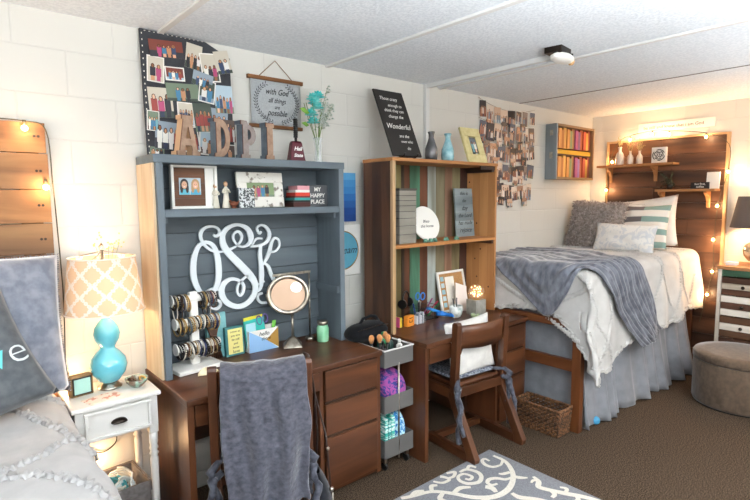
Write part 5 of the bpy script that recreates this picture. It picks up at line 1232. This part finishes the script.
# ================================================================ LEFT SIDE: pallet headboard, bed, pillows
ph_ = thing('pallet_headboard', 'weathered pallet plank headboard behind the left bed', 'headboard', (-.13, -.035, .05))
m = MB(); z = 0
pc = random.Random(12)
for i, h_ in enumerate((.16, .14, .16, .14, .15, .14, .16, .145, .155, .14, .15, .16, .135)):
    tt = ((1, .92, .85), (.7, .66, .62), (1.15, 1.0, .85), (.82, .78, .74), (1.1, .95, .8), (.9, .84, .8))[i % 6]
    m.b2((-.52, -.02, z+.002), (.53+pc.uniform(-.004, .004), 0, z+h_-.002), W['palletx'], tt); z += h_
for i in range(13):
    for x in (.5, .485): m.cyl((x, -.0205, .05+i*.152), (x, -.022, .05+i*.152), .006, m=dmetal, seg=8)
obj('planks', m, None, ph_, .002)
obj('post', MB().b2((-.5, .0, 0), (-.42, .03, z), W['palletz']), None, ph_); obj('post', MB().b2((.42, .0, 0), (.5, .03, z), W['palletz']), None, ph_)
string_lights('warm string lights clipped along the edge of the pallet headboard', [(-.3, -.065, 1.96), (.1, -.065, 1.985), (.32, -.065, 1.985), (.40, -.062, 1.95), (.412, -.06, 1.72), (.42, -.05, 1.5), (.425, -.05, 1.2), (.415, -.05, .9), (.415, -.05, .83), (.39, -.04, .58), (.49, -.03, .39)], [(-.1, -.065, 1.945), (.321, -.066, 1.955), (.385, -.066, 1.70), (.418, -.05, .80), (.40, -.04, .55), (.50, -.035, .36)], 1.0, None, 1.7)
lb_ = thing('bed', 'left bed frame hidden under the near ruffled bedding', 'bed', (-.13, -1.03, 0))
for x in (-.47, .45):
    for y in (-.95, .93): obj('leg', MB().b2((x-.03, y-.03, 0), (x+.03, y+.03, .5), W['bedwz']), None, lb_, .004)
obj('frame', MB().b2((-.5, -.98, .42), (.475, .96, .52), W['bedwx']), None, lb_, .004)
tag(obj('mattress', MB().b2((-.62, -2.0, .525), (.335, -.08, .74), MATS['mattress_blue']), bevel=.03, seg=3), 'mattress under the ruffled bedding of the left bed', 'mattress')
D2 = Drape(-.66, -.07, 9, .79, r=.06, seed=9, puff=.012, flare=.05)
class LeftDrape(Drape):
    # t runs from the far side to the near (right) edge, s from the headboard towards the camera
    def P(S, s, t, off=0):
        W_ = 1.03; r = .11; e = t-(W_-r); hx_, dz = (0, 0)
        if e > 0:
            q = r*PI/2
            if e < q: a = e/r; hx_, dz = r*math.sin(a), r*(1-math.cos(a))
            else: hx_, dz = r+.06*(e-q), r+(e-q)
        x = -.66+min(t, W_-r)+hx_; y = -.085-s
        k_ = min(1, dz/.2); nz = noise.noise(Vector((s*3, t*3, 9)))+.5*noise.noise(Vector((s*8, t*8, 2)))
        a = min(1, max(0, e/(r*PI/2))); n = Vector((math.sin(a*PI/2), 0, math.cos(a*PI/2)))
        wave = .014*k_*math.sin(s*16+math.sin(s*5)*1.5)
        return Vector((x+wave, y, .795-dz+.012*math.sin(PI*min(1, t/W_))))+n*(off+.013*nz)
DL = LeftDrape(0, 0, 1, 1)
duv = fabric('duvet_fabric', '#b2b0ae', '#a5a4a3', scale=10, bump=.004)
m = MB(); m.open = True; m.grid(lambda u, v: DL.P(u*2.0, v*1.42+.012*math.sin(u*40)*v), 110, 80, duv)
o = obj('duvet', m, origin=False, solid=.016); tag(o, 'pale ruffled duvet on the left bed nearest the camera', 'duvet')
m = MB(); m.open = True
def WL(pts): return [(-.07-y, x+.66) for x, y in pts]
for a_, b_, c_, d_ in ():
    pass
for pts in ([(.14, -.27), (.225, -.25), (.29, -.27), (.36, -.30)], [(-.3, -.02), (-.05, -.12), (.14, -.29), (.23, -.46), (.34, -.74), (.38, -.84)], [(.0, -1.05), (.10, -.9), (.20, -.84), (.28, -.76), (.345, -.70)],
            [(-.1, -.7), (.09, -.93), (.2, -1.0), (.31, -1.16), (.37, -1.3)], [(-.5, -.4), (-.2, -.3), (.0, -.28), (.14, -.27)], [(-.6, -.9), (-.35, -.7), (-.1, -.7)], [(-.4, -1.3), (-.2, -1.1), (.0, -1.05)], [(-.3, -1.6), (0, -1.5), (.2, -1.35), (.37, -1.3)], [(.0, -1.9), (.12, -1.6), (.2, -1.35)]):
    ruffle(DL, WL(pts), duv, m, h=.024, w=.016, f=210, off=.007, step=.005, wb=.008)
ruffle(DL, [(.05+i*.06, 1.405) for i in range(32)], duv, m, h=.012, w=.018)
obj('ruffles', m, None, o)
plush = fabric('slate_plush', '#8b909c', '#717683', scale=22, bump=.004, sheen=1)
mb = pillow_mb(.62, .60, .17, plush, 26, rnd=11, pinch=.045, p=.4)
o = place_pillow('bed_pillow', 'large slate-blue plush square pillow standing against the pallet headboard', 'pillow', mb, (.09, -.235, 1.125), (R(-14), R(3), R(8)))
fr = MB(); fr.open = True
for i in range(260):
    a = i/260*4; k_ = int(a); q = a-k_; x, z = ((-1+2*q, 1), (1, 1-2*q), (1-2*q, -1), (-1, -1+2*q))[k_]
    X_ = x*.31*(1-.045*(1-z*z)); Z_ = z*.30*(1-.045*(1-x*x)); dd = Vector((x if abs(x) > .98 else 0, 0, z if abs(z) > .98 else 0)).normalized()
    for _ in range(3):
        d3 = (dd+Vector((pc.gauss(0, .5), pc.gauss(0, .7), pc.gauss(0, .5)))).normalized(); s_ = d3.orthogonal().normalized()*.003; p = Vector((X_, 0, Z_)); fr.face([fr.bm.verts.new(p-s_), fr.bm.verts.new(p+s_), fr.bm.verts.new(p+d3*.011)], plush)
obj('fringe', fr, None, o)
cg2 = fabric('charcoal_pillow', '#5e6266', '#505458', scale=30, bump=.002)
mb = pillow_mb(.56, .50, .17, cg2, 26, rnd=13, p=.42)
o = place_pillow('throw_pillow', 'charcoal pillow with pale and aqua lettering in front of the plush one', 'pillow', mb, (-.02, -.42, 1.035), (R(-27), R(-15), R(10)))
m = MB(); text(m, 'love', .15, (.12, -.084, -.045), m=None, depth=.001, bold=-.002); text(m, 'so', .13, (.10, -.078, .08), m=None, depth=.001, bold=-.002)
for v in m.bm.verts:      # the print follows the bulge of the pillow
    a_, b_ = min(.98, abs(v.co.x/.275)), min(.98, abs(v.co.z/.245)); v.co.y = -.085*((1-a_*a_)**.42)*((1-b_*b_)**.42)-.004+(v.co.y+.08)*.1
m.mats = []
xs = sorted(set(round(v.co.x, 3) for v in m.bm.verts)); m._m(paint('lettering_pale', '#c9ced0', .8)); m._m(paint('lettering_aqua', '#63c0c4', .8))
for f_ in m.bm.faces:
    q_ = f_.calc_center_median(); f_.material_index = 1 if (.115 < q_.x < .185 and q_.z < .02) else 0
lo_ob = obj('lettering', m, None, o)

# ================================================================ NIGHTSTAND
ns = thing('nightstand', 'small white nightstand with one drawer and turned legs beside the left bed', 'nightstand', (.56, -.19, 0))
wp = mat('white_lacquer', '#dcdad5', rough=.35)
w, d = .185, .165; NZ = .752
obj('top', MB().b2((-w, -d, NZ-.02), (w, d, NZ), wp), None, ns, .005)
zb, zt = NZ-.17, NZ-.02
for s_ in (-1, 1):
    for q in (-1, 1):
        x, y = s_*(w-.035), q*(d-.035)
        m = MB().b2((x-.02, y-.02, zb-.03), (x+.02, y+.02, zt), wp)
        m.lathe([(.011, 0), (.014, .01), (.016, .2), (.019, .42), (.014, .435), (.022, .445), (.014, .458), (.021, .47), (.016, .485), (.02, .50), (.02, zb-.03)], 18, (x, y, 0), wp); obj('leg', m, None, ns)
obj('apron', MB().b2((-w+.035, -d+.018, zb), (w-.035, -d+.03, zt), wp).b2((-w+.018, -d+.035, zb), (-w+.03, d-.035, zt), wp).b2((w-.03, -d+.035, zb), (w-.018, d-.035, zt), wp).b2((-w+.035, d-.03, zb), (w-.035, d-.018, zt), wp), None, ns, .001)
m = MB(); m.b2((-w+.058, -d+.008, zb+.022), (w-.058, -d+.016, zt-.018), wp)
x0, x1, z0, z1_ = -w+.048, w-.048, zb+.012, zt-.008
for a, b in (((x0, z0), (x1, z0+.013)), ((x0, z1_-.013), (x1, z1_)), ((x0, z0+.013), (x0+.013, z1_-.013)), ((x1-.013, z0+.013), (x1, z1_-.013))): m.b2((a[0], -d-.005, a[1]), (b[0], -d+.017, b[1]), wp)
dr = obj('drawer', m, None, ns, .002)
m = MB(); m.grid(lambda u, v: Vector((.032*math.cos(PI*u), -d+.006-.026*math.sin(v*PI/2)*math.sin(PI*u)**.5, (zb+zt)/2-.004+.018*math.sin(PI*u)*math.cos(v*PI/2)+.0)), 18, 8, dmetal); ho = obj('cup_handle', m, None, dr, solid=.003)
# lamp
t = thing('table_lamp', 'table lamp with aqua double-gourd base and cream trellis shade on the nightstand', 'lamp', (.575, -.15, NZ+.0004))
aqc = mat('aqua_ceramic', '#68c0d0', '#56b0c4', rough=.12, scale=8, coat=.8)
obj('foot', MB().lathe([(.052, 0), (.054, .008), (.045, .012), (.04, .022), (.03, .028)], 36, m=nickel), None, t)
obj('gourd', MB().lathe([(.032, .026), (.05, .04), (.074, .075), (.082, .11), (.074, .145), (.05, .175), (.034, .19), (.032, .198), (.038, .21), (.052, .235), (.057, .262), (.052, .29), (.036, .315), (.018, .335), (.012, .345)], 44, m=aqc), None, t)
obj('stem', MB().cyl((0, 0, .34), (0, 0, .66), .006, m=nickel).lathe([(.008, .655), (.014, .665), (.008, .68), (.001, .69)], 16, m=glass), None, t)
shm = bpy.data.materials.new('trellis_shade'); shm.use_nodes = True
def shade_mat(m_, c1, c2, tr, pattern=True):
    n = m_.node_tree.nodes; l = m_.node_tree.links; b = n['Principled BSDF']; out = n['Material Output']
    tl = n.new('ShaderNodeBsdfTranslucent'); mx = n.new('ShaderNodeMixShader'); mx.inputs[0].default_value = tr; b.inputs['Roughness'].default_value = .9
    at = n.new('ShaderNodeAttribute'); at.attribute_name = 'tint'; l.new(at.outputs[0], b.inputs['Base Color']); l.new(at.outputs[0], tl.inputs['Color'])
    l.new(b.outputs[0], mx.inputs[1]); l.new(tl.outputs[0], mx.inputs[2]); l.new(mx.outputs[0], out.inputs['Surface'])
shade_mat(shm, None, None, .14)
c_line = hx('#d3cec8')[:3]; c_fill = hx('#cfb294')[:3]
def quatre(u, v):
    # trellis of rounded quatrefoils: u wraps 9 repeats, v 2.5 repeats
    a = u*9; b = v*2.6+.1; best = 9
    for off_ in (0, .5):
        x = (a+off_) % 1-.5; y = (b+off_) % 1-.5
        r_ = math.hypot(x, y*.92); th = math.atan2(y, x); rad = .39+.075*math.cos(4*th)-.02*math.cos(8*th)
        best = min(best, abs(r_-rad))
    return c_line if best < .038 else c_fill
def shade(t, r0, r1, z0, z1, mm, tint, name='shade', nu=288, nv=76):
    m = MB(); m.open = True
    m.grid(lambda u, v: Vector(((r0+(r1-r0)*v)*math.cos(2*PI*u), (r0+(r1-r0)*v)*math.sin(2*PI*u), z0+(z1-z0)*v)), nu, nv, mm, tint, closed_u=True)
    return obj(name, m, None, t)
shade(t, .170, .140, .372, .625, shm, quatre)
obj('shade_ring', MB().tube([(.171*math.cos(2*PI*i/60), .171*math.sin(2*PI*i/60), .373) for i in range(60)], .003, 6, True, paper), None, t); m = MB(); m.tube([(.141*math.cos(2*PI*i/60), .141*math.sin(2*PI*i/60), .625) for i in range(60)], .003, 6, True, paper)
for i in range(3): m.tube([(0, 0, .655), (.06*math.cos(i*2.1), .06*math.sin(i*2.1), .64), (.14*math.cos(i*2.1), .14*math.sin(i*2.1), .625)], .002, 5, m=nickel)
obj('shade_ring', m, None, t)
obj('light_bulb', MB().ball((0, 0, .47), .03, 16, mat('lamp_bulb', '#fff0d8', emit='#ffc890', estr=12)), None, t)
def plight(name, loc, e, col, r=.04, kind='POINT'):
    L_ = bpy.data.lights.new(name, kind); L_.energy = e; L_.color = col; L_.shadow_soft_size = r
    o_ = bpy.data.objects.new(name, L_); COL.objects.link(o_); o_.location = loc; return o_
plight('lamp_light', (.582, -.15, NZ+.47), LAMP_L, (1, .76, .52), .032)
# sprig of fairy lights behind the shade
t = thing('flower_sprig', 'thin sprig of tiny yellow-green blossoms rising behind the lamp shade', 'plant', (.62, -.04, NZ+.0004))
m = MB(); m2 = MB(); m2.open = True; rz_ = random.Random(8); yb = paint('blossom', '#d8d080', .7)
obj('bottle', MB().lathe([(.02, 0), (.022, .05), (.01, .08), (.01, .11)], 16, m=glass), None, t)
for i in range(5):
    e = Vector((-.05+.025*i+rz_.gauss(0, .01), 0, .66+rz_.uniform(0, .05))); m.tube([(0, 0, .02), (0, 0, .35), (e.x*.5, 0, .58), e], .001, 4, m=stemg)
    for j in range(7): m2.ball(e+Vector((rz_.gauss(0, .012), rz_.gauss(0, .008), rz_.gauss(0, .018))), .004, 5, yb)
obj('stems', m, None, t); obj('blossoms', m2, None, t)
t = thing('desk_clock', 'small bronze cube clock with a pale aqua face on the nightstand', 'clock', (.452, -.19, NZ+.0004), R(8))
obj('case', MB().b2((-.048, -.0, 0), (.048, .045, .095), mat('bronze_case', '#8a6f46', '#6d5534', rough=.5, metal=.3, scale=30)), None, t, .005)
obj('rim', MB().b2((-.040, -.004, .008), (.040, .0, .088), black), None, t, .002); obj('face', MB().b2((-.034, -.0055, .014), (.034, -.004, .082), paint('aqua_face', '#a3cfc4', .4)), None, t)
o = obj('paper_card', MB().box((0, 0, .0012), (.15, .085, .002), m=mat('print_card', '#e8d6c4', '#cf8f7a', rough=.7, scale=28, contrast=(.54, .58))), origin=False); o.location = (.515, -.275, NZ+.0004); o.rotation_euler = (0, 0, R(18)); tag(o, 'patterned cream and pink card lying flat at the front of the nightstand', 'card')
t = thing('trinket_bowl', 'small mottled green bowl of trinkets at the right of the nightstand', 'bowl', (.675, -.225, NZ+.0004))
obj('bowl', MB().lathe([(.022, 0), (.026, .003), (.045, .022), (.052, .042), (.049, .042), (.042, .024), (.022, .007), (.001, .007)], 32, m=mat('mottled_green', '#8fae9c', '#6d5a4a', rough=.3, scale=40, contrast=(.45, .55), coat=.4), cap=False), None, t)
for i, (dx, dy, lb, cc) in enumerate(((-.02, 0, 'brown beaded ring heap in the trinket bowl', '#5a4032'), (.012, .01, 'silver trinket in the trinket bowl', '#b8b4ac'), (.02, -.018, 'small gold trinket at the right of the bowl', '#b8924e'))):
    q = MB(); q.tube([(.014*math.cos(2*PI*k_/14), .014*math.sin(2*PI*k_/14), .006*math.sin(k_)) for k_ in range(14)], .005, 6, True, mat('tr_'+cc, cc, rough=.35, metal=.5)); o = obj('trinket', q, origin=False); o.location = (.675+dx, -.225+dy, NZ+.036); o.rotation_euler = (.5*i, .6, 0); tag(o, lb, 'trinket')
# bin under the nightstand
t = thing('storage_bin', 'grey fabric storage bin under the white nightstand', 'bin', (.57, -.17, 0), R(4))
bn = fabric('bin_grey', '#76716f', '#67625f', scale=60); w, d, h = .12, .125, .30; m = MB()
for a, b in (((-w, -d), (w, -d+.008)), ((-w, d-.008), (w, d)), ((-w, -d+.008), (-w+.008, d-.008)), ((w-.008, -d+.008), (w, d-.008))): m.b2((a[0], a[1], 0), (b[0], b[1], h), bn)
m.b2((-w+.008, -d+.008, 0), (w-.008, d-.008, .006), bn); obj('box', m, None, t, .003)
m = MB()
for a, b in (((-w-.004, -d-.004), (w+.004, -d)), ((-w-.004, d), (w+.004, d+.004)), ((-w-.004, -d), (-w, d)), ((w, -d), (w+.004, d))): m.b2((a[0], a[1], h-.05), (b[0], b[1], h+.002), bn)
obj('rim_band', m, None, t)
for i, (dx, dy, cc, lb, r_) in enumerate(((-.03, -.02, '#4a9aa4', 'teal hair tool cord coil in the storage bin', .05), (.02, .03, '#e0ded8', 'white cable coil in the storage bin', .055), (.04, -.04, '#c8d8dc', 'pale blue cable coil at the right of the storage bin', .04))):
    q = MB(); q.tube([((r_+.004*math.sin(3*k_))*math.cos(2*PI*k_/12), (r_)*math.sin(2*PI*k_/12), .0015*k_) for k_ in range(40)], .006, 6, m=paint('coil_'+cc, cc, .5)); o = obj('cable_coil', q, origin=False); o.location = (.57+dx, -.17+dy, .25); o.rotation_euler = (.5, .5-.5*i, 0); tag(o, lb, 'cable', 'coiled cables in the storage bin')
tag(obj('power_cord', MB().tube(smooth_path([(.60, -.012, .62), (.61, -.012, .5), (.62, -.012, .42), (.56, -.012, .38), (.5, -.012, .41), (.49, -.012, .46), (.43, -.012, .5)], 5), .003, 6, m=ink)), 'thin dark power cord running along the wall behind the nightstand', 'cord')

# ================================================================ RIGHT CORNER: dresser, lamp, ottoman
t = thing('dresser', 'striped reclaimed-wood dresser with mixed brown and white drawers by the end wall', 'dresser', (5.275, -1.77, 0))
w, d, H = .39, .22, 1.045; wp_ = W['tonez']
obj('side_panel', MB().b2((-d, w-.03, 0), (d, w, H-.03), wp_, c3('#d6cfc4')), None, t, .002); obj('side_panel', MB().b2((-d, -w, 0), (d, -w+.03, H-.03), wp_, c3('#d6cfc4')), None, t, .002)
obj('top', MB().b2((-d-.015, -w-.01, H-.03), (d, w+.01, H), W['piney'], (.7, .5, .35)), None, t, .003)
obj('green_rail', MB().b2((-d-.002, -w+.031, H-.085), (-d+.02, w-.031, H-.031), W['toney'], c3('#3f7058')), None, t)
obj('back', MB().b2((d-.01, -w+.031, .05), (d, w-.031, H-.031), W['darky']), None, t)
zz_ = H-.095
for i, (h_, cs) in enumerate(((.15, ('#e6e0d6', '#5c3a26')), (.17, ('#5c3a26', '#e8e2d8')), (.18, ('#e6e0d6', '#58381f')), (.18, ('#dcd6cc', '#5c3a26')), (.18, ('#e6e0d6', '#58381f')))):
    m = MB(); a = zz_-h_; q = h_/3
    for j in range(3): m.b2((-d-.012, -w+.035, a+j*q+.002), (-d+.006, w-.035, a+(j+1)*q-.001), W['toney'], c3(cs[(j+1) % 2]))
    dr = obj('drawer', m, None, t, .002)
    for s_ in (-1, 1): obj('knob', MB().ball((-d-.026, s_*.2, a+h_/2), .014, 12, dmetal), None, dr)
    zz_ -= h_+.006
t = thing('table_lamp', 'table lamp with dark grey shade and mercury glass globe base on the dresser', 'lamp', (5.30, -1.60, 1.0454))
merc = mat('mercury_glass', '#d8c8b0', '#a8927a', rough=.15, metal=.6, scale=16)
obj('foot', MB().lathe([(.05, 0), (.052, .01), (.02, .02)], 28, m=nickel), None, t)
obj('globe_base', MB().lathe([(.03, .018), (.07, .035), (.105, .08), (.112, .12), (.1, .165), (.06, .2), (.025, .215), (.018, .235)], 40, m=merc), None, t)
obj('stem', MB().cyl((0, 0, .23), (0, 0, .5), .006, m=nickel), None, t)
ds = bpy.data.materials.new('grey_shade'); ds.use_nodes = True; shade_mat(ds, None, None, .08)
shade(t, .215, .165, .32, .585, ds, hx('#454346')[:3], nu=48, nv=2)
obj('light_bulb', MB().ball((0, 0, .44), .03, 16, MATS['lamp_bulb']), None, t)
plight('lamp_light', (5.30, -1.60, 1.0454+.44), LAMP_R, (1, .62, .34), .032)
tag(obj('trinket_box', MB().b2((5.12, -1.49, 1.0458), (5.2, -1.41, 1.075), paint('pale_box', '#d8d8d8', .5)), bevel=.004), 'small pale box on the left corner of the dresser', 'box')
ot = fabric('ottoman_velvet', '#665648', '#54463a', scale=24, bump=.002, sheen=.4)
t = thing('ottoman', 'low round taupe velvet ottoman in front of the dresser', 'ottoman', (4.735, -1.66, 0)); t.scale = (.79, .79, .97)
n_ = 56
obj('body', MB().lathe([(.395, .012), (.405, .03), (.405, .355), (.40, .36)], n_, m=ot), None, t)
obj('lid', MB().lathe([(.40, .362), (.41, .368), (.41, .41), (.398, .425), (.3, .432), (.001, .436)], n_, m=ot), None, t)
obj('base', MB().lathe([(.385, 0), (.385, .012)], n_, m=ink), None, t)

# ================================================================ FLOOR: rug, basket
rugm = mat('rug_grey', '#8a8c91', '#75777d', rough=1, scale=160, bump=.004, spec=.1); cr = fabric('rug_cream', '#ded9cf', '#cdc7bb', scale=150, bump=.003)
m = MB().b2((1.05, -2.5, .0005), (2.625, -.835, .0105), rugm)
def inside(p): return 1.06 < p[0] < 2.615 and -2.49 < p[1] < -.845
def put(st_, y0):
    seg_ = []
    for p in st_:
        if inside(p): seg_.append(p)
        else:
            if len(seg_) > 2: m.ribbon(seg_, .0104, y0, 'xy', cr)
            seg_ = []
    if len(seg_) > 1: m.ribbon(seg_, .0104, y0, 'xy', cr)
for i, st_ in enumerate(RUG):
    st2 = smooth_path([(a_, b_, c_*1.3) for a_, b_, c_ in st_], 3); put(st2, .0118+.0001*i)
    put([(2.62+1.05-p[0]-.02, -3.335-p[1], p[2]) for p in st2], .0118+.0001*i)       # the pattern repeats, turned, at the other end
    put([(p[0], p[1]-.72, p[2]) for p in st2], .0118+.0001*i)
tag(obj('rug', m), 'grey rug with cream scrolling vines on the brown carpet', 'rug')
wk = mat('wicker', '#7a5232', '#3a2412', rough=.7, scale=60, bump=.001, contrast=(.4, .6))
t = thing('wicker_basket', 'rectangular woven brown basket on the floor by the bed post', 'basket', (3.186, -.876, 0), 0)
BWx, BDy, BHz = .083, .172, .185
def rect(k_, z, ph, amp, n=120):
    P_ = []
    for i in range(n):
        u = i/n*4; s_ = int(u); q = u-s_; x, y = ((-1+2*q, -1), (1, -1+2*q), (1-2*q, 1), (-1, 1-2*q))[s_]
        wv = amp*math.sin(i*PI/2.0+ph*PI); nx, ny = ((0, -1), (1, 0), (0, 1), (-1, 0))[s_]
        P_.append((x*BWx*k_+nx*wv, y*BDy*k_+ny*wv, z))
    return P_
m = MB()
for r_ in range(13): m.tube(rect(.9+.1*r_/13, .008+r_*.0138, r_ % 2, .006), .0068, 5, True, wk, .7+.6*rk.random())
obj('weave', m, None, t)
m = MB()
for i in range(60):
    P0 = rect(.9, .004, 0, 0, 60)[i]; P1 = rect(1.0, .18, 0, 0, 60)[i]; m.tube([P0, P1], .004, 5, m=wk, tint=.6)
obj('stakes', m, None, t)
obj('rim', MB().tube(rect(1.0, .186, 0, .002, 60), .011, 6, True, wk).tube(rect(1.0, .192, 1, .004, 60), .006, 6, True, wk), None, t)
obj('base', MB().b2((-BWx*.88, -BDy*.88, .002), (BWx*.88, BDy*.88, .008), wk), None, t)
tag(obj('blue_ball', MB().ball((3.52, -1.10, .03), .03, 14, paint('ball_blue', '#3f8fb8', .5))), 'small blue ball peeking out under the bed skirt beside the bed post', 'ball')
# ================================================================ LIGHT AND CAMERA
def area(name, loc, rot, sx, sy, e, col):
    L_ = bpy.data.lights.new(name, 'AREA'); L_.shape = 'RECTANGLE'; L_.size = sx; L_.size_y = sy; L_.energy = e; L_.color = col
    o_ = bpy.data.objects.new(name, L_); COL.objects.link(o_); o_.location = loc; o_.rotation_euler = rot; return o_
area('window_daylight', (-.1, YF-.02, 1.55), (R(90+28), 0, 0), 2.0, 1.3, E_WIN, (.88, .94, 1))
area('ceiling_fill_glow', (.6, -3.4, HC-.08), (0, 0, 0), 1.2, .25, E_CEIL, (1, .97, .92))  # fill from the added ceiling fixture, for soft even light
area('second_ceiling_fill', (3.4, -3.4, HC-.08), (0, 0, 0), 1.2, .25, E_CEIL2, (1, .97, .92))  # added fill that brightens the right half of the room
def fill_torchiere(x, y, lbl, k=1):  # unseen lamps added to bounce soft light off the ceiling
    t = thing('floor_lamp', lbl, 'added fill lamp', (x, y, 0))
    obj('base', MB().lathe([(.14, 0), (.14, .015), (.03, .03)], 32, m=dmetal), None, t)
    obj('pole', MB().cyl((0, 0, .02), (0, 0, 1.36), .012, m=dmetal), None, t)
    m = MB(); m.open = True; m.lathe([(.03, 1.34), (.09, 1.38), (.15, 1.44)], 32, m=white, cap=False); obj('bowl_shade', m, None, t, solid=.004)
    L_ = bpy.data.lights.new('fill_uplight', 'SPOT'); L_.energy = E_UP*k; L_.color = (.95, .975, 1); L_.spot_size = R(168); L_.spot_blend = .6; L_.shadow_soft_size = .1
    o_ = bpy.data.objects.new('fill_uplight', L_); COL.objects.link(o_); o_.location = (x, y, 1.46); o_.rotation_euler = (PI, 0, 0)
fill_torchiere(-1.25, -2.7, 'unseen uplighter added for fill light, left of and behind the camera', .5)
fill_torchiere(3.9, -3.2, 'unseen uplighter added for fill light, at the far right of the room', .22)
fill_torchiere(1.2, -3.35, 'unseen uplighter added for fill light, directly behind the camera')
cl2 = dup(cl, (3.4, -3.4, HC), 0, 'second long white ceiling fixture added for fill light, unseen right of the camera')  # out-of-view fixture body added to house the second fill
w = bpy.data.worlds.new('World'); SC.world = w; w.use_nodes = True
nt = w.node_tree; bg = nt.nodes['Background']; sky = nt.nodes.new('ShaderNodeTexSky'); sky.sky_type = 'NISHITA'; sky.sun_elevation = R(35); sky.sun_rotation = R(200); sky.sun_disc = False
nt.links.new(sky.outputs[0], bg.inputs[0]); bg.inputs[1].default_value = .3
cd = bpy.data.cameras.new('camera'); co = bpy.data.objects.new('camera', cd); COL.objects.link(co); SC.camera = co
cd.sensor_width = 36; cd.sensor_fit = 'HORIZONTAL'; cd.lens = 513/750*36; cd.clip_start = .05
yw, pt, rl = R(40.5), R(5.77), R(-.45)
fw = Vector((math.sin(yw)*math.cos(pt), math.cos(yw)*math.cos(pt), -math.sin(pt))); rt = Vector((math.cos(yw), -math.sin(yw), 0)); upv = rt.cross(fw)
rt2 = rt*math.cos(rl)+upv*math.sin(rl); up2 = -rt*math.sin(rl)+upv*math.cos(rl)
M_ = Matrix((( rt2.x, up2.x, -fw.x, 0), (rt2.y, up2.y, -fw.y, -2.78), (rt2.z, up2.z, -fw.z, 1.64), (0, 0, 0, 1)))
co.matrix_world = M_
vs = SC.view_settings; vs.view_transform = 'Standard'; vs.look = 'None'; vs.gamma = 1; vs.use_curve_mapping = False; vs.exposure = EXPO
